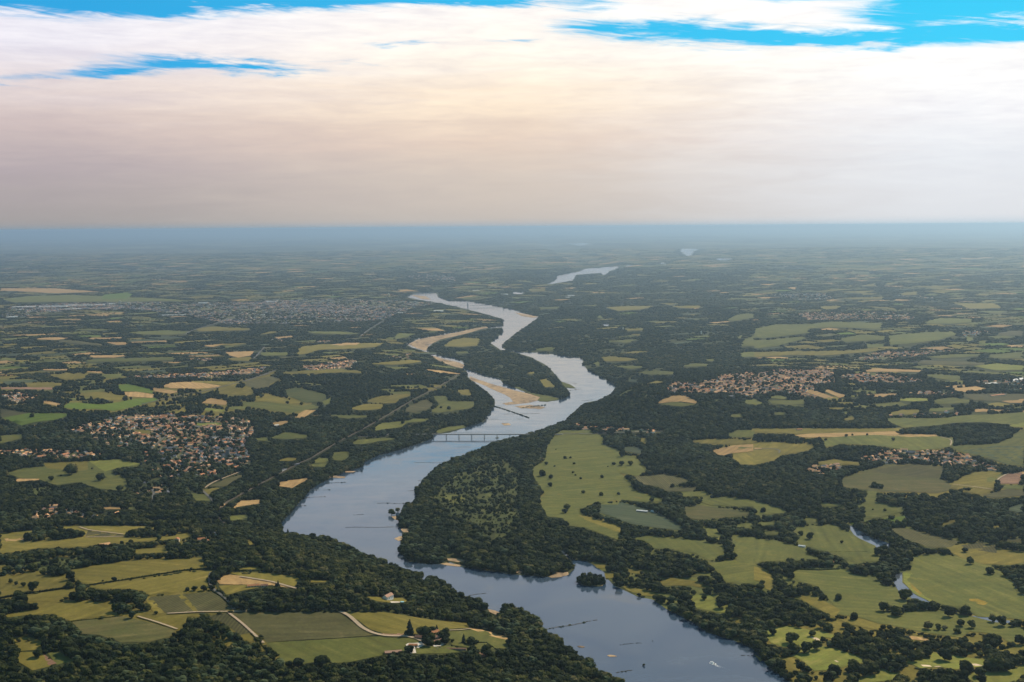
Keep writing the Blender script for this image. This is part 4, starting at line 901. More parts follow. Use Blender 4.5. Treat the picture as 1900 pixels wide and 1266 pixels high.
def vnoise(P, L, seed):
    q = P / L; i = np.floor(q).astype(np.int64); f = q - i; f = f * f * (3 - 2 * f)
    def h(a, b): v = (a * 374761393 + b * 668265263 + seed * 974711) & 0x7fffffff; v = ((v ^ (v >> 13)) * 1274126177) & 0x7fffffff; return ((v ^ (v >> 16)) & 0xffff) / 65535.0
    x, y = i[:, 0], i[:, 1]; return (h(x, y) * (1 - f[:, 0]) + h(x + 1, y) * f[:, 0]) * (1 - f[:, 1]) + (h(x, y + 1) * (1 - f[:, 0]) + h(x + 1, y + 1) * f[:, 0]) * f[:, 1]
def cell_noise(P, L, s): return .5 + .25 * (np.sin(P[:, 0] / L + s) * np.sin(P[:, 1] / L * 1.3 + 2 * s) + np.sin(P[:, 0] / L * .53 + P[:, 1] / L * .4 + 3 * s))
LF_V, LF_F, LF_M, LF_T = [], [], [], []; CP, CS, CI, NP_, NS_, NI_ = [], [], [], [], [], []
def add_pts(P, big, r):
    """P (n,2) woodland points; big: 0 single trees, else clump size in m"""
    if not len(P): return
    z = hgt(P); B = np.column_stack([P, z]); lb = look(B); hh = 13.0 if big else 15.0
    lt = look(B + [0, 0, hh]); lm = look(B + [0, 0, hh * .5]); free = lambda a: (a == 0) | (a == TW)
    ok = free(lb) & ((lt == 0) | (lt == TW)) & ((lm == 0) | (lm == TW)); P, z, lb = P[ok], z[ok], lb[ok]
    if big: keep = (lb != TW) | (r.random(len(P)) < .30)
    else: keep = (lb != TW) | (r.random(len(P)) < .12)
    P, z = P[keep], z[keep]; n = len(P)
    if big:
        s = r.uniform(.75, 1.25, n) * big * .62; CP.append(np.column_stack([P, z - 1])); CS.append(np.column_stack([s, s * r.uniform(.7, 1.2, n), r.uniform(9, 16, n)])); CI.append(r.integers(7, 11, n))
    else:
        s = r.uniform(5.0, 9.5, n); NP_.append(np.column_stack([P, z - .3])); NS_.append(np.column_stack([s, s, s * r.uniform(.9, 1.15, n)])); NI_.append(np.where(r.random(n) < .06, 6, r.integers(0, 6, n)))
FOREST = [pairs(s_) for s_ in ('740 815 1060 780 1060 1100 740 1080', '1040 740 1240 700 1400 760 1420 960 1300 980 1100 840 1040 800', '430 960 560 990 900 1120 640 1140 420 1130', '560 690 900 690 900 760 640 790', '640 740 920 740 760 830 520 960 480 900')]
for (D0, D1, sx, sy, big, seed) in [(2000, 8200, 165, 120, 0, 1), (8200, 15000, 210, 150, 24, 2), (15000, 28000, 300, 190, 46, 3), (28000, 52000, 520, 330, 110, 4)]:
    r = np.random.default_rng(seed); Q = lattice(D0, D1, sx, sy, R(17 + 9 * seed), seed); c = Q.mean(1); q, ok = view_ok(c, 500)
    D = np.hypot(c[:, 0], c[:, 1]); near_in = ((D < 3700) | (q[:, 1] > 1010)) & (q[:, 0] > -10) & (q[:, 0] < W0 + 10)
    Q, c, q, D = Q[~near_in & ok], c[~near_in & ok], q[~near_in & ok], D[~near_in & ok]
    w = cell_noise(c, 900 + D * .05, seed) * .6 + cell_noise(c, 330, seed + 5) * .4
    centre = (q[:, 0] > 940) & (q[:, 0] < 1390) & (q[:, 1] > 500) & (q[:, 1] < 800)
    hill = (q[:, 1] > 655) & ~((q[:, 0] < 0) | (q[:, 0] > W0))
    for fz in FOREST: centre |= inpoly(q, fz)
    pf = np.where(centre, .14, np.where(hill, .66, np.clip(.95 - w * .85, .2, .9)))
    isf = r.random(len(Q)) < pf
    for j in range(len(Q)):
        pass
    ins = Q * .90 + c[:, None] * .10; zc = hgt(ins.reshape(-1, 2)).reshape(-1, 4); zm = hgt(c); off = .6 + D * 2.0e-4
    lab = np.stack([look(np.column_stack([ins[:, k], zc[:, k]])) for k in range(4)] + [look(np.column_stack([c, zm]))], 1)
    isf &= (lab == 0).all(1) & ~inpoly(q, ISLAND)
    for j in np.nonzero(isf)[0]:
        b = len(LF_V); zt = max(0, zm[j] - zc[j].mean())
        LF_V += [(*ins[j, k], zc[j, k] + off[j] + zt) for k in range(4)] + [(*c[j], zm[j] + off[j] + zt * .2)]; LF_F += [[b, b + 1, b + 4], [b + 1, b + 2, b + 4], [b + 2, b + 3, b + 4], [b + 3, b, b + 4]]
        mi = int(r.choice(7, p=[.36, .30, .03, .12, .06, .07, .06])); LF_M += [mi] * 4; LF_T += [float(r.random())] * 4
    # woods fill the other cells
    Wd = Q[~isf]; cellA = sx * sy; sp = {0: 12.8, 24: 27, 46: 52, 110: 130}[big]; npc = max(3, int(cellA / sp ** 2))
    u, v = r.random((len(Wd), npc, 1)), r.random((len(Wd), npc, 1))
    Pw = ((Wd[:, None, 0] * (1 - u) + Wd[:, None, 1] * u) * (1 - v) + (Wd[:, None, 3] * (1 - u) + Wd[:, None, 2] * u) * v)
    dn = r.random((len(Wd), 1)) < .85; kp = np.broadcast_to(dn | (r.random((len(Wd), npc)) < .3), (len(Wd), npc))
    add_pts(Pw[kp].reshape(-1, 2), big, r)
    # hedgerows and tree lines along the cell edges
    Hh = Q[isf]; nh = int((sx + sy) / (sp * .62))
    if len(Hh):
        e = r.integers(0, 2, (len(Hh), nh)); has = r.random((len(Hh), 2)) < .8; t_ = r.random((len(Hh), nh, 1))
        i = np.arange(len(Hh))[:, None]; A = np.where(e[..., None] == 0, Hh[i, 0], Hh[i, 0]); B = np.where(e[..., None] == 0, Hh[i, 1], Hh[i, 3])
        Pe = A * (1 - t_) + B * t_ + r.normal(0, 3, (len(Hh), nh, 2)); add_pts(Pe[has[i, e]], big, r)
        if big:
            for a_ in (CS[-1],): a_[:, :2] *= .55; a_[:, 2] *= .75
    if big == 24: pass
me = mesh_np('farmland', np.array(LF_V), np.array(LF_F), [MF[k] for k in 'OGVTMED'], LF_M)
a = me.attributes.new('tone', 'FLOAT', 'FACE'); a.data.foreach_set('value', np.array(LF_T, np.float32)); link('farmland', me, kind='structure')

# ------------------------------------------------------------------ the near woods: every point that is not an opening carries a tree
r = np.random.default_rng(5); st = 12.2
gx, gy = np.meshgrid(np.arange(-3400, 3400, st), np.arange(2150, 6700, st)); P = np.stack([gx.ravel(), gy.ravel()], 1) + r.uniform(-.48, .48, (gx.size, 2)) * st
D = np.hypot(P[:, 0], P[:, 1]); q, ok = view_ok(P, 0); ok &= (D < 6400) & (q[:, 1] < H0 + 60); P = P[ok]; D = D[ok]
z = hgt(P); B = np.column_stack([P, z]); lb = look(B); rr_ = r.random(len(P)); LFN = link('x', None) if False else None
free = lambda a_: (a_ == 0) | (a_ == TW) | (a_ == SCR)
fits = np.zeros(len(P)); alive = free(lb)
for hh in (3, 5.5, 8, 11, 14, 17, 20):
    l1 = look(B + [0, 0, hh]); alive = alive & (free(l1) | ((l1 == WAT) & free(look(B + [0, 0, hh * .45])))); fits[alive] = hh
keep = free(lb) & (fits >= 3); tdens = np.where(lb == TW, .17, np.where(lb == SCR, np.where(vnoise(P, 33, 21) > .5, .85, .22), .96))
opn = (vnoise(P, 70, 3) > .68) & (lb == 0)
qf = project(B)
for fz in FOREST: opn &= ~inpoly(qf, fz)
opn &= qf[:, 1] < 1150; tdens = np.where(opn, .30, tdens)
inp = np.zeros(len(P), bool)
for pk in PARK: inp |= inpoly(qf, pk)
vn = .6 * vnoise(P, 38, 7) + .4 * vnoise(P, 90, 8); tdens = np.where(inp & (lb == 0), np.where(vn > .42, .95, .12), tdens)
keep &= rr_ < tdens; P, z, lb, fits = P[keep], z[keep], lb[keep], fits[keep]; n = len(P)
patch = cell_noise(P, 95, 2.0)
s = (4.2 + 8.8 * r.random(n) ** 1.5) * (.85 + .40 * patch) * np.where(lb == TW, .72, np.where(lb == SCR, .55, 1)); big_ = r.random(n) < .07; s[big_ & (lb == 0)] *= 1.3
sz = s * r.uniform(.8, 1.15, n); lim = np.maximum(fits, 3.2) / 1.85; f_ = np.minimum(1, lim / sz); sz = sz * f_; s = s * np.minimum(1, np.maximum(f_, .45) * 1.15); ix = np.where(r.random(n) < np.where(patch > .62, .30, .04), 6, r.integers(0, 6, n))
B = np.column_stack([P, z - .3]); qq = project(B + np.column_stack([0 * s, 0 * s, sz])); D = np.hypot(P[:, 0], P[:, 1])
vis = (qq[:, 0] > 6) & (qq[:, 0] < W0 - 6) & (qq[:, 1] < H0 - 8); order = np.argsort(np.where(vis, D / s, 1e9))
NEAR_N = 165; near_id = order[:NEAR_N]; rest = np.ones(n, bool); rest[near_id] = False
NEAR = [(B[i], s[i], sz[i], int(ix[i])) for i in near_id]
NP_.append(B[rest]); NS_.append(np.column_stack([s, s, sz])[rest]); NI_.append(ix[rest])
ig = ground(ISLET)[:, :2]; lo_, hi_ = ig.min(0), ig.max(0); ip_ = r.uniform(lo_, hi_, (400, 2)); ip_ = ip_[inpoly(ip_, [tuple(q) for q in ig])][:46]; si = r.uniform(5, 8, len(ip_))
NP_.append(np.column_stack([ip_, 0 * si + .6])); NS_.append(np.column_stack([si, si, si * 1.15])); NI_.append(r.integers(0, 6, len(ip_)))
NP_, NS_, NI_ = map(np.concatenate, (NP_, NS_, NI_)); CP, CS, CI = map(np.concatenate, (CP, CS, CI))
print('near trees', len(NP_), 'clumps', len(CP), 'far fields', len(LF_F) // 4)
instancer('woodland', NP_, NS_, r.uniform(0, 6.28, len(NP_)), NI_)
instancer('distant_woodland', CP, CS, r.uniform(0, 6.28, len(CP)), CI)

# ------------------------------------------------------------------ single trees
def tree(loc, s, sz, kind, rz, label, group, name='broadleaf_tree'):
    e = empty(name, loc, rz, label=label, category='tree')
    if group: e['group'] = group
    link('crown', CROWN_ME[kind], e).scale = (s, s, sz); link('trunk', TRUNK_ME, e).scale = (s, s, sz)
    return e
LMK = [(40, 1230, 'at the bottom left corner'), (140, 1180, 'above the small left clearing'), (130, 1250, 'below the small left clearing'), (260, 1240, 'along the bottom edge right of the clearing'), (380, 1190, 'below the wide left vineyard'), (400, 1250, 'at the bottom edge below the left vineyard'), (500, 1250, 'left of the green field at the bottom'), (600, 1245, 'below the green field at the bottom'), (700, 1225, 'beside the lone pink barn'), (800, 1245, 'below the riverside farm'), (900, 1225, 'right of the riverside farm'), (900, 1255, 'at the bottom edge right of the farm'), (980, 1245, 'by the bottom river bank'), (1060, 1240, 'on the left bank near the overgrown groyne'), (1120, 1255, 'on the bank tip at the bottom'), (1480, 1240, 'on the right bank at the bottom'), (1560, 1240, 'left of the golf bunkers'), (1650, 1200, 'in the belt above the golf grass'), (1700, 1250, 'at the bottom edge of the golf course'), (1830, 1200, 'in the belt at the right edge'), (1860, 1250, 'at the bottom right corner')]
NEARL = {}
for (b, s_, z_, k_) in sorted(NEAR, key=lambda n_: project([n_[0]])[0][0]):
    q = project([b])[0]; side = min(LMK, key=lambda l_: (l_[0] - q[0]) ** 2 + (l_[1] - q[1]) ** 2)[2]; wd = 'broad' if s_ > 8.3 else ('slim' if s_ < 6 else 'round')
    tone = 'pale grey-green' if k_ == 6 else 'dark green'
    NEARL.setdefault((wd, tone, side), []).append((b, s_, z_, k_))
ORDN = ['first', 'second', 'third', 'fourth', 'fifth', 'sixth', 'seventh', 'eighth', 'ninth', 'tenth', 'eleventh', 'twelfth', 'thirteenth', 'fourteenth', 'fifteenth']
for (wd, tone, side), its in NEARL.items():
    for i_, (b, s_, z_, k_) in enumerate(its):
        n_ = len(its); o_ = '' if n_ == 1 else ((ORDN[i_] + ' from left, ') if i_ <= n_ // 2 else (ORDN[n_ - 1 - i_] + ' from right, '))
        tree(b, s_, z_, k_, random.uniform(0, 6.28), '%s %s tree, %s%s' % (wd, tone, o_, side), 'trees of the wood ' + side, 'broadleaf_tree')
LONE = '''D;right riverside meadows;325 152 20 390 175 26 615 213 12 590 600 28 55 500 20 130 845 28 1225 805 32 1295 818 22 1340 820 20 1455 785 28 1532 800 28 1430 840 25 1370 715 35 1485 700 38 1745 780 35 1820 795 22 1680 755 28 1660 415 30 1485 270 20 340 345 14 378 345 12 425 355 25 250 350 28 1870 910 38 700 735 32 1060 585 45 910 675 36 1000 700 42 1520 350 26
D;golf grass at lower right;260 890 46 370 960 45 440 945 38 1340 1010 48 1490 1100 48 1590 1135 38 1600 1185 35 1020 1180 35 410 860 26 1720 1085 52 1780 1090 48 1660 1090 45 270 975 36 700 1090 46 830 1110 48 560 1120 44 760 1130 40
C;bank below right meadows;940 515 28 1545 605 20 1670 650 38 1105 430 14 1085 585 16 730 1070 50 1120 1080 10 
B;grass around riverside farm;1180 835 -48 1290 850 45 1260 845 38 1335 835 34 1430 865 36 1370 820 -16 1560 905 -28 1612 910 36 1650 920 18 1810 980 18 110 910 28 325 1075 30 395 1070 42 560 1060 52 320 140 -14 185 1020 18 1480 910 14 1335 925 22 1620 980 36 1720 985 42 250 515 -20 236 518 -14 440 450 34 480 455 30
A;lower left fields;75 492 16 115 505 14 165 515 18 235 530 38 495 455 35 807 475 20 725 487 8 1347 402 13 1372 540 20 1435 540 22 1320 545 18 310 960 -30 265 1000 32 1040 670 30 1100 710 14 1220 147 25 860 225 16 925 212 20 1495 535 20 130 590 36 150 630 40 130 905 16 200 905 12
G;big middle pasture;565 642 14 603 643 9 628 685 10 620 747 10 638 766 8 674 790 10 824 780 13 907 686 13 963 686 20 1025 684 20 406 752 28 463 780 18 458 835 18 432 685 14 490 703 8 692 886 14 820 900 18 940 898 12 866 706 6 500 585 5 1115 760 15 578 992 25 560 1020 22 1175 940 20 1320 840 18
G;fields behind big pasture;1720 640 24 1740 688 16 1395 612 20 970 620 24
F;meadows beside rail track;1455 293 16 1130 396 14 1330 235 14 1400 290 10 136 208 18 316 255 13 880 262 6 910 262 6 940 262 6 970 262 6 985 262 6
F;sandbar beside wooded island;1050 1030 25 1092 1015 18
H;right plateau fields;690 484 8 647 487 12 794 482 9 978 515 14 1583 645 17 1195 462 9 920 1012 12 835 1010 8 60 1012 22 1660 1105 12 1180 432 6 1110 440 6 1075 440 6 1240 430 6
E;green fields by left village;225 345 18 403 310 18 710 785 30 360 793 20 845 863 26 505 730 45 650 720 8 430 770 8'''
ORDN = ['first', 'second', 'third', 'fourth', 'fifth', 'sixth', 'seventh', 'eighth', 'ninth', 'tenth', 'eleventh', 'twelfth', 'thirteenth', 'fourteenth', 'fifteenth']
def ordinal(i, n): return ORDN[i] + ' from the left' if i < 15 and i <= n / 2 else (ORDN[n - 1 - i] + ' from the right' if n - 1 - i < 15 else ORDN[14] + ' from the middle')
SHADE = []
for ln in LONE.splitlines():
    t_, area, v = ln.split(';'); v = [float(x_) for x_ in v.split()]; it = sorted([(v[i], v[i + 1], v[i + 2]) for i in range(0, len(v) - 2, 3)]); n = len(it)
    for i, (x_, y_, rad) in enumerate(it):
        ar = abs(rad); (px, py), = T(t_, [(x_, y_ + ar * .75)]); g = G1(px, py); d = math.hypot(g[0], g[1], CAM_H - g[2]); rm = ar / 3.8 * d / F_PX
        k_ = 7 if rad < 0 else random.randrange(6); size = 'small' if ar < 15 else ('broad' if ar > 34 else 'rounded')
        if rad < 0: lb_ = 'pointed dark conifer, %s, %s' % (area, ordinal(i, n))
        else: lb_ = '%s lone tree, %s, %s' % (size, area, ordinal(i, n))
        tree((g[0], g[1], g[2] - .1), rm * (1.0 if rad > 0 else .8), rm * (.95 if rad > 0 else .85), k_, random.uniform(0, 6.28), lb_, 'lone trees in the ' + area, 'conifer_tree' if rad < 0 else 'broadleaf_tree')

# ------------------------------------------------------------------ hedges
def hedge(line, w, h, label, tile='P'):
    p = np.array(T(tile, line)); q = []
    for a_, b_ in zip(p[:-1], p[1:]):
        n_ = max(1, int(np.hypot(*(b_ - a_)) / 2.2)); q += [a_ + (b_ - a_) * k / n_ for k in range(n_)]
    G = ground(q); V_, F_, b0 = [], [], 0; IV, IF = ICO1; rs = np.random.default_rng(len(q))
    for g in G:
        s_ = rs.uniform(.75, 1.35); d_ = 1 + rs.uniform(-.15, .15, len(IV)); V_.append(IV * d_[:, None] * np.array([w * s_, w * s_ * .8, h * s_]) + g + [0, 0, h * .55]); F_.append(IF + b0); b0 += len(IV)
    c = G.mean(0); o = link('hedge', mesh_np('hedge', np.concatenate(V_) - c, np.concatenate(F_), [M_LEAF]), loc=tuple(c), label=label, category='hedge', group='clipped hedges between fields'); return o
for t_, l_, w_, h_, lb_ in [('A', '610 522 880 482 1300 415 1470 405', 2.6, 2.6, 'long thin dark hedge crossing two olive meadows at the left'), ('A', '0 612 200 580 440 545 520 540', 3, 3.2, 'dark hedge along the lower side of the left edge meadow'), ('A', '480 408 640 380 900 342', 2.2, 2.2, 'thin hedge above the upper olive meadow in the lower left'),
                            ('A', '500 774 870 734', 1.6, 1.4, 'low hedge between the vineyard and the meadow in the lower left'), ('B', '60 860 130 935 200 1020 270 1085', 2.2, 2.0, 'hedge beside the track at the lower left of the vineyard'), ('B', '1650 925 1720 925 1800 980 1830 1010', 1.8, 1.8, 'curved hedge right of the farm near the wood'),
                            ('B', '0 440 60 440', 2, 2, 'short hedge by the stubble field'), ('A', '1640 415 1850 418', 2.6, 2.4, 'straight hedge beside the small upper meadow by the wood'), ('D', '500 282 640 283 800 282', 1.3, 1.2, 'dotted row of low bushes crossing the right meadow'),
                            ('G', '480 900 700 898 850 893 1060 885', 1.3, 1.0, 'thin line of bushes crossing the big pasture'), ('F', '860 262 1000 264 1080 262', 1.6, 1.4, 'row of small bushes dividing the meadow by the rail track'), ('A', '1490 560 1560 600 1650 690', 2.2, 2.4, 'hedge along the lane down to the wood'), ('A', '1460 470 1470 520 1510 560', 2, 2, 'hedge on the left side of the curving lane'),
                            ('D', '300 408 450 414 600 406', 3.5, 3.2, 'trimmed straight hedge in front of the meadow farmhouse')]:
    hedge(pairs(l_), w_, h_, lb_, t_)
# ------------------------------------------------------------------ houses
def gable(L, Wd, h, rh, ov=.5):
    """walls and roof, long axis on x, base centre at the origin"""
    x, y = L / 2, Wd / 2; WV = [(-x, -y, -2), (x, -y, -2), (x, y, -2), (-x, y, -2), (-x, -y, h), (x, -y, h), (x, y, h), (-x, y, h), (-x, 0, h + rh * .97), (x, 0, h + rh * .97)]
    WF = [[0, 1, 5, 4], [2, 3, 7, 6], [1, 2, 6, 9, 5], [3, 0, 4, 8, 7]]
    X, Y, e = x + ov, y + ov, h - rh * ov / y; RV = []; RF = []
    for s_ in (-1, 1):
        b = len(RV); RV += [(-X, s_ * Y, e), (X, s_ * Y, e), (X, 0, h + rh), (-X, 0, h + rh), (-X, s_ * Y, e - .25), (X, s_ * Y, e - .25), (X, 0, h + rh - .25), (-X, 0, h + rh - .25)]
        f = [[0, 1, 2, 3], [4, 7, 6, 5], [0, 4, 5, 1], [1, 5, 6, 2], [3, 7, 4, 0]]; RF += [[b + q for q in (g if s_ < 0 else g[::-1])] for g in f]
    return WV, WF, RV, RF
M_WALLS = [M_PALE, M_WHITE, M_WALLB, flat_mat('cream_render', (.58, .48, .36), (.66, .56, .44))]
HSIZE = [(13, 9, 3.4, 2.6), (17, 9, 5.2, 2.8), (10, 8, 3.2, 2.4), (22, 10, 4.0, 3.0), (9, 9, 6.0, 2.4)]
WALL_ME, ROOF_ME, WIN_ME = {}, {}, {}
for i, hs in enumerate(HSIZE):
    WV, WF, RV, RF = gable(*hs)
    for j in range(4): WALL_ME[i, j] = mesh_np('walls', WV, WF, [M_WALLS[j]])
    for j in range(5): ROOF_ME[i, j] = mesh_np('roof', RV, RF, [M_TILE[j]])
ROOFW = ['orange tiled', 'pink tiled', 'grey slate', 'brown tiled', 'pale orange tiled']; WALLW = ['cream', 'white', 'stone', 'beige']
r = np.random.default_rng(31); cand = []
for dlim, sp, dd in [(7500, 1.0, 0), (60000, 1.0, 1)]:
    pass
gx, gy = np.meshgrid(np.arange(-6500, 6500, 22.0), np.arange(2600, 26000, 22.0)); P = np.stack([gx.ravel(), gy.ravel()], 1) + r.uniform(-8, 8, (gx.size, 2))
P = P[np.abs(P[:, 0]) < P[:, 1] * .42 + 100]; z = hgt(P); Bh = np.column_stack([P, z]); tw = look(Bh, TWN).astype(int); lab = look(Bh)
ok = (tw >= 0) & (lab == TW); P, z, tw = P[ok], z[ok], tw[ok]; dn = np.array([t_[1] for t_ in TOWNS])[tw]
pr = np.array([0, .22, .66, .80])[dn]; D = np.hypot(P[:, 0], P[:, 1]); pr = pr * np.where(D > 9000, .50 * (.25 + 1.5 * np.clip(.5 + 2.2 * (cell_noise(P, 210, 3.0) - .5), 0, 1)), 1)
ok = r.random(len(P)) < pr; P, z, tw, D = P[ok], z[ok], tw[ok], D[ok]; n = len(P)
slate = np.isin(tw, [i for i, t_ in enumerate(TOWNS) if t_[0] in ('distant riverside town', 'far town')]); core = (tw == 2)
hk = r.choice(5, n, p=[.36, .2, .24, .08, .12]); rk = np.where(slate, r.choice([0, 1, 2, 4], n, p=[.10, .15, .65, .10]), np.where(core, r.choice([0, 1, 2, 3], n, p=[.30, .25, .38, .07]), r.choice([0, 1, 2, 4], n, p=[.32, .18, .10, .40])))
wk = r.choice(4, n, p=[.3, .3, .15, .25]); rot = r.choice([0, math.pi / 2], n) + .5 * np.sin(P[:, 0] / 130) + r.normal(0, .2, n); sc = r.uniform(.85, 1.25, n) * np.where(D > 9000, 1.25, 1.22)
order = np.argsort(D); NH = 272; ind = order[:NH]; rest = order[NH:]
print('houses', n)
PQ = project(np.column_stack([P, z])); CEN = {nm: np.median(PQ[ind][np.isin(tw[ind], [k for k, t_ in enumerate(TOWNS) if t_[0] == nm])], axis=0) for nm in {TOWNS[tw[i]][0] for i in ind}}
for i in ind:
    nm_ = TOWNS[tw[i]][0]; place = ('back' if PQ[i, 1] < CEN[nm_][1] else 'front') + (' left' if PQ[i, 0] < CEN[nm_][0] else ' right') + ' of the ' + nm_; lb_ = '%s house, %s roof, %s' % (WALLW[wk[i]], ROOFW[rk[i]], place) if hk[i] != 3 else 'long %s building, %s roof, %s' % (WALLW[wk[i]], ROOFW[rk[i]], place)
    e = empty('house', (P[i, 0], P[i, 1], z[i]), rot[i], label=lb_, category='house', group=lb_ + ' (several)'); e.scale = (sc[i],) * 3
    link('walls', WALL_ME[hk[i], wk[i]], e); link('roof', ROOF_ME[hk[i], rk[i]], e)
def merged(name, ids):
    V, F, M = [], [], []; b = 0
    geo = [gable(*hs) for hs in HSIZE]
    for i in ids:
        WV, WF, RV, RF = geo[hk[i]]; A = np.array(list(WV) + list(RV)) * sc[i]; c, s_ = math.cos(rot[i]), math.sin(rot[i])
        k = 1.0; V.append(np.column_stack([A[:, 0] * c - A[:, 1] * s_ + P[i, 0], A[:, 0] * s_ + A[:, 1] * c + P[i, 1], A[:, 2] * k + z[i]]))
        nw = len(WV); F += [[q + b for q in f] for f in WF] + [[q + b + nw for q in f] for f in RF]; M += [wk[i]] * len(WF) + [4 + rk[i]] * len(RF); b += len(A)
    me = mesh_np(name, np.concatenate(V), F, M_WALLS + M_TILE, M); link(name, me, kind='stuff', label='houses of the far towns and villages', category='houses')
if len(rest): merged('distant_houses', rest)

# ------------------------------------------------------------------ named buildings
def building(p1, p2, Wd, h, rh, wall, roof, name, label, cat='building', wins=0, side=0, group=None, tile='P'):
    (a, b) = T(tile, [p1, p2]); A, B = G1(*a), G1(*b); c = (A + B) / 2; L = float(np.hypot(*(B - A)[:2])); rz = math.atan2(B[1] - A[1], B[0] - A[0])
    WV, WF, RV, RF = gable(L, Wd, h, rh, .7); e = empty(name, (c[0], c[1], float(hgt(c[None, :2])[0])), rz, label=label, category=cat)
    if group: e['group'] = group
    link('walls', mesh_np('walls', WV, WF, [wall]), e); link('roof', mesh_np('roof', RV, RF, [roof]), e)
    for k in range(wins):
        m_ = MB(); x = -L / 2 + (k + .5) * L / wins; w2 = min(1.1, L / wins * .3); m_.box(x - w2, x + w2, -Wd / 2 - .06, -Wd / 2 + .02, h * .3, h * .72); link('window', m_.mesh('window', [M_DARK]), e)
    if cat in ('farmhouse', 'house'):
        m_ = MB(); m_.box(L * .3 - .5, L * .3 + .5, -.5, .5, h + rh * .6, h + rh + 1.4); link('chimney', m_.mesh('chimney', [M_PALE]), e)
    return e
# the farm near the bottom of the picture
building((771, 1184.5), (791, 1189.5), 11, 6, 3.4, M_WALLB, M_TILE[3], 'barn', 'long brown-roofed wing of the riverside farm running back behind the tall conifer', 'barn', 6)
building((790, 1188), (819, 1186.8), 12, 6.5, 3.8, M_WALLB, M_TILE[3], 'farmhouse', 'long brown-roofed main range in the centre of the riverside farm', 'farmhouse', 9)
building((802.5, 1194), (821.5, 1193), 12, 5, 3.2, M_WALLB, M_TILE[3], 'barn', 'low front barn with brown roof facing the farm yard', 'barn', 4)
building((800, 1180), (813, 1179.4), 12, 8, 4.2, M_PALE, M_TILE[0], 'house', 'tall house with bright orange roof at the back of the riverside farm', 'house', 4)
building((813, 1199.5), (865, 1211), 5, 2.4, 1.2, M_WALLB, M_TILE[3], 'shed', 'very long low narrow shed slanting right from the farm to the wood', 'shed', 0)
building((759, 1198), (774, 1200), 9, 3.2, 2.0, M_WALLB, M_TILE[0], 'carport', 'open carport with orange roof on the white yard left of the farm', 'carport', 3)
building((714, 1213.6), (745, 1212.6), 12, 4.5, 2.6, M_DARK, M_TILE[1], 'barn', 'pink-roofed barn alone at the wood edge left of the farm', 'barn', 0)
building((459, 1090), (481, 1088.5), 9, 4, 2.6, M_PALE, M_TILE[0], 'house', 'orange-roofed house between cypresses beside the stubble field', 'house', 4)
building((484, 1089), (497, 1088.5), 9, 4, 2.4, M_PALE, M_TILE[3], 'outbuilding', 'brown-roofed outbuilding right of the house beside the stubble field', 'outbuilding', 2)
building((714, 1113), (726, 1112.6), 12, 9, 4.5, M_WHITE, M_TILE[1], 'house', 'tall white house with pink roof set in the wood above the farm', 'house', 4)
building((14, 1123), (24, 1122), 9, 4, 2.6, M_PALE, M_TILE[0], 'house', 'orange-roofed house in the trees at the lower left edge', 'house', 2)
building((1536, 1047.5), (1545, 1045.5), 9, 5, 3, M_PALE, M_TILE[0], 'house', 'orange-roofed house in the trees behind the right meadow', 'house', 3)
building((1447, 1052), (1459, 1056.5), 11, 5, 1.8, M_GREY, M_METALROOF, 'shed', 'pale metal-roofed shed in trees at the left of the right meadow', 'shed', 0)
building((1482, 1014.5), (1494, 1016), 9, 4, 1.8, M_WHITE, M_METALROOF, 'shed', 'white shed at the end of a hedge in the right meadows', 'shed', 0)
building((1182, 949.5), (1202, 951.5), 13, 5, 2, M_GREY, M_METALROOF, 'barn', 'long grey barn among hedges below the big pasture', 'barn', 0)
building((1209, 950.5), (1220, 952), 12, 5, 2, M_WHITE, M_METALROOF, 'shed', 'white-walled shed next to the grey barn below the big pasture', 'shed', 0)
building((508, 791.5), (516, 790), 14, 5, 1.5, M_WHITE, M_METALROOF, 'shed', 'pale grey shed on bare ground above the sports field', 'shed', 0)
building((466, 829), (486, 825.5), 18, 5, 1.5, M_WHITE, M_TILE[2], 'warehouse', 'dark-roofed workshop beside the sports field', 'warehouse', 0)
building((488, 887), (508, 879), 12, 4, 1.2, M_WHITE, M_METALROOF, 'station_building', 'pale row of station sheds beside the rail track', 'station', 0)
building((510, 878), (530, 871.5), 12, 4, 1.2, M_WHITE, M_TILE[2], 'station_building', 'grey-roofed station hall beside the rail track', 'station', 0)
building((511, 865), (556, 863.5), 26, 5, 2, M_GREY, M_TILE[2], 'warehouse', 'wide dark warehouse above the rail track', 'warehouse', 0)
building((458, 1037.5), (459.5, 1037.5), 6, 3, 1, M_WHITE, M_METALROOF, 'hut', 'tiny white hut in the wood left of the river', 'hut', 0)
building((1478, 799), (1488, 798.4), 12, 5, 2.5, M_PALE, M_TILE[0], 'house', 'orange-roofed farmhouse among trees left of the tan strip field', 'house', 3)
building((1508, 793.6), (1519, 793.6), 12, 4, 2, M_PALE, M_TILE[1], 'barn', 'pink-roofed barn at the wood edge above the tan strip field', 'barn', 0)
building((1837, 736), (1862, 734), 25, 6, 2, M_PALE, M_TILE[0], 'warehouse', 'wide orange-roofed hall at the right edge behind the fields', 'warehouse', 0)
building((1872, 708), (1900, 706), 40, 8, 2, M_WHITE, M_METALROOF, 'warehouse', 'pale wide warehouse at the right edge of the plateau', 'warehouse', 0)
building((1811, 714.8), (1848, 713), 22, 6, 2, M_WHITE, M_METALROOF, 'warehouse', 'white warehouse row among trees near the right edge', 'warehouse', 0)
building((1884, 876), (1900, 873), 22, 6, 3, M_GREY, M_METALROOF, 'warehouse', 'grey hall at the right edge beside the red soil field', 'warehouse', 0)
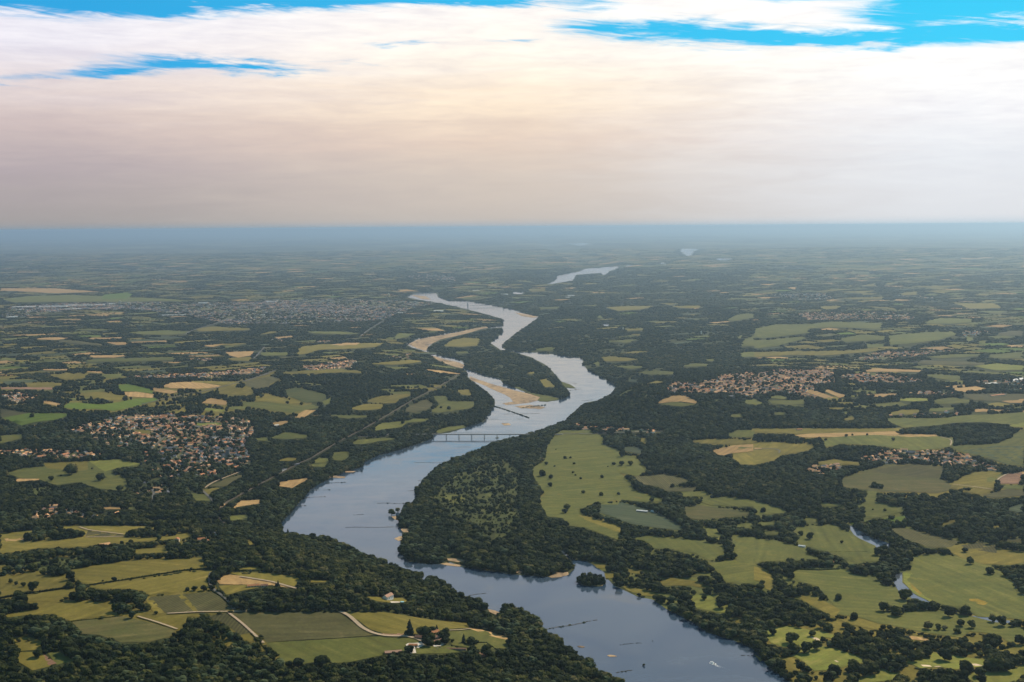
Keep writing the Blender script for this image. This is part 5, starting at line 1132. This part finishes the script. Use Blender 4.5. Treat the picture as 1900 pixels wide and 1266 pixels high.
building((1337, 739), (1360, 739), 26, 9, 3, M_GREY, M_TILE[2], 'hall', 'big dark round-shouldered hall below the plateau village', 'hall', 0)
WX_ = [22, 72, 126, 175, 201, 368, 120, 12, 30, 494, 738, 804, 295]
for i, (x1, x2, y, w) in enumerate([(22, 66, 571, 90), (72, 125, 570, 90), (126, 170, 568, 80), (175, 195, 567, 60), (201, 215, 565, 60), (368, 386, 563.5, 60), (120, 150, 575, 50), (12, 32, 590, 50), (30, 40, 577, 40), (494, 515, 561, 60), (738, 752, 582, 60), (804, 822, 578.5, 70), (295, 345, 586.5, 40)]):
    building((x1, y), (x2, y - .3), w, 10, 3, M_WHITE, M_METALROOF, 'warehouse', 'pale industrial warehouse of the distant riverside town, %s' % ordinal(sorted(WX_).index(x1), 13), 'warehouse', 0, group='industrial warehouses of the distant town')
# the square keep of the hillside village
kx, ky, kz = G1(422.5, 850); e = empty('stone_tower', (kx, ky, kz), .3, label='tall dark grey stone keep rising over the roofs of the hillside village', category='tower')
m_ = MB(); m_.cyl(0, 0, -2, 32, 8.6, 8.2, 8, 0); link('shaft', m_.mesh('shaft', [M_GREY]), e)
m_ = MB(); m_.cyl(0, 0, 32, 34, 9.2, 9.2, 8, 0)
for k in range(16):
    a = k * math.pi / 8; m_.box(-.9, .9, -.4, .4, 34, 35.4, 0, Matrix.Translation((8.4 * math.cos(a), 8.4 * math.sin(a), 0)) @ Matrix.Rotation(a + math.pi / 2, 4, 'Z'))
link('battlement', m_.mesh('battlement', [M_GREY]), e)
for k in range(4):
    m_ = MB(); m_.box(-.7, .7, -8.5, -8.2, 6 + 6.5 * k, 8.6 + 6.5 * k); link('window', m_.mesh('window', [M_DARK]), e)
def steeple(px, py, w, h, label, mt=M_GREY):
    g = G1(px, py); e = empty('church_tower', tuple(g), .2, label=label, category='church tower'); m_ = MB(); m_.box(-w / 2, w / 2, -w / 2, w / 2, -2, h * .6); link('shaft', m_.mesh('shaft', [mt]), e)
    m_ = MB(); s_ = w * .55; m_.add([(-s_, -s_, h * .6), (s_, -s_, h * .6), (s_, s_, h * .6), (-s_, s_, h * .6), (0, 0, h)], [[0, 1, 4], [1, 2, 4], [2, 3, 4], [3, 0, 4], [3, 2, 1, 0]]); link('spire', m_.mesh('spire', [M_TILE[2]]), e)
steeple(644.5, 561.5, 11, 38, 'pale church tower rising over the distant riverside town', M_PALE); steeple(410, 822, 6, 24, 'grey church spire in the hillside village', M_GREY); steeple(1331, 712, 7, 30, 'white church tower in the large village on the right plateau', M_WHITE); steeple(427, 564, 9, 34, 'grey steeple left of centre in the distant riverside town', M_GREY)
def silo(px, py, n, r_, h, label, mt):
    g = G1(px, py); e = empty('grain_silo', tuple(g), .1, label=label, category='silo')
    for k in range(n):
        m_ = MB(); m_.cyl((k - (n - 1) / 2) * r_ * 2.02, 0, -2, h, r_, r_, 16); m_.cyl((k - (n - 1) / 2) * r_ * 2.02, 0, h, h + r_ * .4, r_, r_ * .15, 16); link('silo_cylinder', m_.mesh('silo_cylinder', [mt]), e)
silo(223, 566, 1, 11, 44, 'tall pale grain silo left in the distant riverside town', M_PALE); silo(239, 566, 2, 9, 26, 'pair of shorter silos beside the tall silo of the distant town', M_PALE)
silo(721, 550, 1, 12, 34, 'pale silo by the trees right of the distant town', M_PALE); silo(1156, 613, 1, 4, 22, 'thin white water tower in the woods right of the river', M_WHITE); silo(1301, 620, 1, 4, 24, 'thin white water tower far in the woods at the right', M_WHITE)
for i, (x_, y_, lb_) in enumerate([(1052, 553, 'white quarry buildings in the woods beyond the river bend'), (1060, 549.5, 'second white quarry shed just behind the first'), (936, 547, 'bright white greenhouse by the pond beyond the river'), (883, 540, 'small white works building on the far bank')]):
    building((x_ - 6, y_), (x_ + 6, y_), 50, 9, 3, M_WHITE, M_METALROOF, 'works_building', lb_, 'works')

# ------------------------------------------------------------------ road bridge over the river
wy = 813.0; bx = [828.2, 852, 875.5, 899, 922.4, 946, 969.6]
def W(px, py):
    d = px_dirs([(px, py)])[0]; t_ = -CAM_H / d[2]; return np.array([d[0] * t_, d[1] * t_, 0.0])
A = W(828.2, wy); Bq = W(969.6, wy); ax = (Bq - A)[:2]; sp = float(np.hypot(*ax)) / 6; rz = math.atan2(ax[1], ax[0])
br = empty('road_bridge', tuple(A), rz, label='long grey girder bridge on slim piers crossing the river', category='bridge')
x0, x1 = -2.4 * sp, 9.2 * sp; DZ = 17.0
m_ = MB(); m_.box(x0, x1, -5, 5, DZ - .4, DZ + .2); link('deck', m_.mesh('deck', [M_CONC]), br)
for s_ in (-1, 1):
    m_ = MB(); m_.box(x0, x1, s_ * 4 - .25, s_ * 4 + .25, DZ - 3.0, DZ - .42); link('girder', m_.mesh('girder', [M_STEEL]), br)
    m_ = MB(); m_.box(x0, x1, s_ * 4.9 - .06, s_ * 4.9 + .06, DZ + 1.0, DZ + 1.12)
    for k in range(int((x1 - x0) / 4)): m_.box(x0 + k * 4, x0 + k * 4 + .12, s_ * 4.9 - .06, s_ * 4.9 + .06, DZ + .2, DZ + 1.0)
    link('railing', m_.mesh('railing', [M_STEEL]), br)
for k in range(-2, 9):
    m_ = MB(); m_.box(k * sp - 1.3, k * sp + 1.3, -4.6, 4.6, -2, DZ - 3.0); m_.box(k * sp - 2.0, k * sp + 2.0, -5.2, 5.2, DZ - 4.2, DZ - 3.01)
    o = link('pier', m_.mesh('pier', [M_CONC]), br)
    if 0 <= k <= 6:
        big = k in (4, 5); m_ = MB(); m_.cyl(0, 0, -2, 1.6 if big else 1.2, 8.5 if big else 3.0, 7.0 if big else 2.6, 18); V_ = [(v[0] + k * sp, v[1] * (1.4 if big else 2.6), v[2]) for v in m_.v]; m_.v = V_
        link('pier_footing', m_.mesh('pier_footing', [M_STONE if not big else MF['D']]), br)
# far suspension bridge
A = W(868, 570.2); Bq = W(934, 568.4); ax = (Bq - A)[:2]; L = float(np.hypot(*ax)); sb = empty('suspension_bridge', tuple(A), math.atan2(ax[1], ax[0]), label='distant suspension bridge with two tall portal towers before the far town', category='bridge')
m_ = MB(); m_.box(-.42 * L, 1.42 * L, -6, 6, 15, 17.5); link('deck', m_.mesh('deck', [M_STEEL]), sb)
for k in (0, 1):
    m_ = MB()
    for s_ in (-7, 7): m_.box(k * L - 2.2, k * L + 2.2, s_ - 1.6, s_ + 1.6, -2, 52)
    m_.box(k * L - 1.5, k * L + 1.5, -5.4, 5.4, 46, 50); link('portal_tower', m_.mesh('portal_tower', [M_GREY]), sb)
for s_ in (-7, 7):
    m_ = MB(); pts = [(-.4 * L, s_, 18)] + [(u * L, s_, 22 + 29 * (2 * u - 1) ** 2) for u in np.linspace(0, 1, 17)] + [(1.4 * L, s_, 18)]
    for a_, b_ in zip(pts, pts[1:]): m_.beam(a_, b_, .8)
    link('cable', m_.mesh('cable', [M_STEEL]), sb)
# ------------------------------------------------------------------ groynes: low stone dykes, some with bushes
GR = [((935, 769), (1000, 767.5), 2, 0), ((960, 778), (974, 778), 2, 0), ((900, 778.4), (925, 778), 2.5, 0), ((767, 859), (823, 859), 2.2, 0), ((607, 897), (642, 895.5), 2.4, 1), ((572, 911), (615, 909), 3, 1), ((563, 924), (605, 922), 2.6, 1), ((550, 939), (568, 939), 3, 1),
      ((757, 911), (772, 911), 2.6, 0), ((700, 934), (763, 935), 2.6, 1), ((642, 979), (739, 978.5), 2.6, 0), ((655, 956), (675, 955.4), 1.6, 0), ((775, 892), (790, 893), 2.5, 1), ((608, 886), (638, 884.5), 3, 0), ((1006, 1170), (1106, 1151.5), 3.2, 2), ((1143, 1248.5), (1175, 1245), 2.2, 1), ((1375, 1217), (1424, 1218.5), 1.2, 0),
      ((1040, 727), (1078, 722), 2.4, 1), ((1040, 709), (1070, 712), 2.4, 0), ((860, 1108), (900, 1101), 2.2, 0), ((917, 754), (948, 764), 3.0, 3), ((948, 764), (982, 776), 3.0, 3), ((966, 757.5), (1013, 752), 3, 3), ((850, 830), (872, 830), 1.8, 0), ((1150, 1197), (1190, 1194), 1.0, 0), ((1100, 742), (1080, 744), 1.5, 0), ((958, 1133), (974, 1129), 1.2, 0), ((925, 1037), (925.4, 1037), 1, 0)]
GR = GR[:-1]
gs = sorted(range(len(GR)), key=lambda i: GR[i][0][1])
for rank, gi in enumerate(gs):
    a_, b_, w_, bush = GR[gi]; A, B = W(*a_), W(*b_); rs = np.random.default_rng(gi); d = B - A; L = float(np.hypot(*d[:2])); n_ = max(4, int(L / 3.0)); V_, F_, b0 = [], [], 0; IV, IF = ICO1
    for k in range(n_):
        if rs.random() < .1: continue
        c = d * ((k + .5) / n_) + np.array([rs.normal(0, .8) - d[1] / L * 3 * math.sin(k * .21), rs.normal(0, .8) + d[0] / L * 3 * math.sin(k * .17), .3])
        V_.append(IV * (1 + rs.uniform(-.2, .2, len(IV)))[:, None] * np.array([2.4, w_ * .8, rs.uniform(.6, 1.2)]) + c); F_.append(IF + b0); b0 += len(IV)
    cx = (a_[0] + b_[0]) / 2; where = 'near the bottom' if a_[1] > 1100 else 'below the bridge' if a_[1] > 812 else 'above the bridge'
    lb_ = 'dark stone groyne %s, %s%s' % (where, 'overgrown with bushes, ' if bush > 1 else '', ordinal(rank, len(gs)).replace('from the left', 'from the far end').replace('from the right', 'from the near end'))
    g = empty('stone_groyne', tuple(A), 0, label=lb_, category='groyne', group='stone groynes in the river'); link('stones', mesh_np('stones', np.concatenate(V_), np.concatenate(F_), [M_STONE]), g)
    if bush:
        V_, F_, b0 = [], [], 0
        for k in range(int(L / (26 if bush == 1 else 13 if bush == 2 else 5)) + 1):
            c = d * rs.random() + np.array([rs.normal(0, 1.2), rs.normal(0, 1.2), .8]); s_ = rs.uniform(1.2, 2.6) * (1.7 if bush == 3 else 1); V_.append(IV * (1 + rs.uniform(-.2, .2, len(IV)))[:, None] * s_ + c); F_.append(IF + b0); b0 += len(IV)
        link('bushes', mesh_np('bushes', np.concatenate(V_), np.concatenate(F_), [M_LEAF]), g)
for (x_, y_) in [(1067, 713), (1211, 1190)]:
    g = W(x_, y_); m_ = MB(); m_.cyl(0, 0, -1, 2.5, 2.4 if y_ < 800 else .8, 1.6 if y_ < 800 else .5, 8); link('channel_marker', m_.mesh('channel_marker', [M_STONE]), loc=tuple(g), label='dark %s marker standing in the open river %s' % (('bushy', 'beyond the island') if y_ < 800 else ('thin', 'above the motorboat')), category='marker')
# islet trees are woodland; ------------------------------------------------------------------ motorboat
b = W(1322, 1231.5); hd = W(1316, 1228.5) - b; e = empty('motorboat', (b[0], b[1], .35), math.atan2(hd[1], hd[0]), label='small white motorboat speeding up the river at the lower right', category='boat'); e.scale = (1.35,) * 3
m_ = MB(); S = [(-5, 1.5, 1.5), (-2, 1.7, 1.5), (1.5, 1.5, 1.7), (4, .8, 2.0), (5.6, .05, 2.3)]
V_ = [];
for x_, w_, h_ in S: V_ += [(x_, -w_, h_ * .75), (x_, -w_ * .6, 0), (x_, w_ * .6, 0), (x_, w_, h_ * .75)]
F_ = [[4 * i + j, 4 * i + 4 + j, 4 * i + 5 + j, 4 * i + 1 + j] for i in range(4) for j in range(3)] + [[4 * i + 3, 4 * i + 7, 4 * i + 4, 4 * i] for i in range(4)] + [[0, 1, 2, 3]]
m_.add(V_, F_); link('hull', m_.mesh('hull', [M_WHITE]), e)
m_ = MB(); m_.box(-1.5, 1.4, -1.0, 1.0, 1.2, 2.4); link('cabin', m_.mesh('cabin', [M_WHITE]), e); m_ = MB(); m_.box(1.41, 1.5, -.9, .9, 1.4, 2.2); link('windscreen', m_.mesh('windscreen', [M_DARK]), e); m_ = MB(); m_.box(-5.9, -5.05, -.4, .4, .1, 1.9); link('outboard_motor', m_.mesh('outboard_motor', [M_DARK]), e)
rs = random.Random(3); m_ = MB(); ca, sa = math.cos(e.rotation_euler[2]), math.sin(e.rotation_euler[2])
def foam(x_, y_, s_, zz=.36):
    n_ = 7; V_ = [(b[0] + (x_ + s_ * math.cos(k * 6.283 / n_) * 1.6) * ca - (y_ + s_ * math.sin(k * 6.283 / n_)) * sa, b[1] + (x_ + s_ * math.cos(k * 6.283 / n_) * 1.6) * sa + (y_ + s_ * math.sin(k * 6.283 / n_)) * ca, zz) for k in range(n_)]; m_.add(V_, [list(range(n_))])
for k in range(70):
    x_ = -6 - 26 * rs.random() ** 1.6; foam(x_, rs.gauss(0, .9 - x_ * .03), rs.uniform(.3, 1.1) * (1 + x_ / 40), .4 + .0015 * k)
for k in range(60): foam(rs.uniform(-8, 5), rs.choice([-1, 1]) * rs.uniform(1.6, 4.4), rs.uniform(.5, 1.3), .6 + .002 * k)
for k in range(46):
    x_ = -8 - 50 * rs.random() ** 1.4; foam(x_, (1 if k % 2 else -1) * (-x_) * .13 + rs.gauss(0, .5), rs.uniform(.12, .3), .4 + .001 * k)
link('wake_foam', m_.mesh('wake_foam', [M_FOAM]), kind='stuff')
# gravel yard, pool, parked cars of the farm
drape('farm_yard', T('B', pairs('1150 940 1170 930 1215 930 1275 922 1285 945 1240 965 1215 955 1225 1000 1185 1002')), [M_GRAVEL], 1.6, edge=None, kind='structure')
drape('farm_yard', T('B', pairs('1340 945 1400 940 1410 912 1430 915 1438 932 1400 950 1350 955')), [M_GRAVEL], 1.65, edge=None, kind='structure')
drape('terrace', T('B', pairs('1040 636 1110 638 1108 644 1050 646')), [M_GRAVEL], 1.7, edge=None, kind='structure')
drape('swimming_pool', T('B', pairs('1115 636 1140 636 1138 643 1113 643')), [M_BLUEW], 2.0, edge=None, kind='structure')
CARC = [('white', M_WHITE), ('dark', M_DARK), ('grey', M_GREY)]
for i, (x_, y_, c_, w_) in enumerate([(763, 1203.5, 0, 'left of the carport front'), (766, 1204.5, 1, 'in the middle before the carport'), (769.5, 1205, 2, 'right of the carport front'), (808, 1201, 0, 'on the grass in front of the low barn'), (811, 1204, 2, 'nearest the wood below the low barn'), (816, 1202, 1, 'beside the long narrow shed')]):
    g = G1(x_, y_); e = empty('parked_car', (g[0], g[1], g[2] + .5), .5 + i, label='%s parked car %s at the riverside farm' % (CARC[c_][0], w_), category='car', group='cars parked at the farm')
    m_ = MB(); m_.box(-2.2, 2.2, -.9, .9, .35, 1.0); V_ = [(-1.4, -.8, 1.0), (1.2, -.8, 1.0), (1.2, .8, 1.0), (-1.4, .8, 1.0), (-.9, -.65, 1.5), (.6, -.65, 1.5), (.6, .65, 1.5), (-.9, .65, 1.5)]; m_.add(V_, [[4, 5, 6, 7], [0, 1, 5, 4], [1, 2, 6, 5], [2, 3, 7, 6], [3, 0, 4, 7]]); link('body', m_.mesh('body', [CARC[c_][1]]), e)
    for sx in (-1.4, 1.4):
        for sy in (-.85, .85):
            m_ = MB(); m_.cyl(0, 0, -.1, .1, .34, .34, 10); m_.v = [(v[0] + sx, v[2] + sy, v[1] + .34) for v in m_.v]; link('wheel', m_.mesh('wheel', [M_DARK]), e)

# ------------------------------------------------------------------ the air
m_ = bpy.data.materials.new('haze'); m_.use_nodes = True; t = NT(m_.node_tree); t.n.clear(); out = t.node('ShaderNodeOutputMaterial')
pv = t.node('ShaderNodeVolumePrincipled', {'Color': (.54, .76, .96, 1), 'Density': 2.35e-5, 'Anisotropy': 0.75}); t.l.new(pv.outputs[0], out.inputs['Volume'])
hb = MB(); hb.box(-290000, 290000, -6000, 232000, -5, 925); link('haze', hb.mesh('haze', [m_]), kind='stuff')
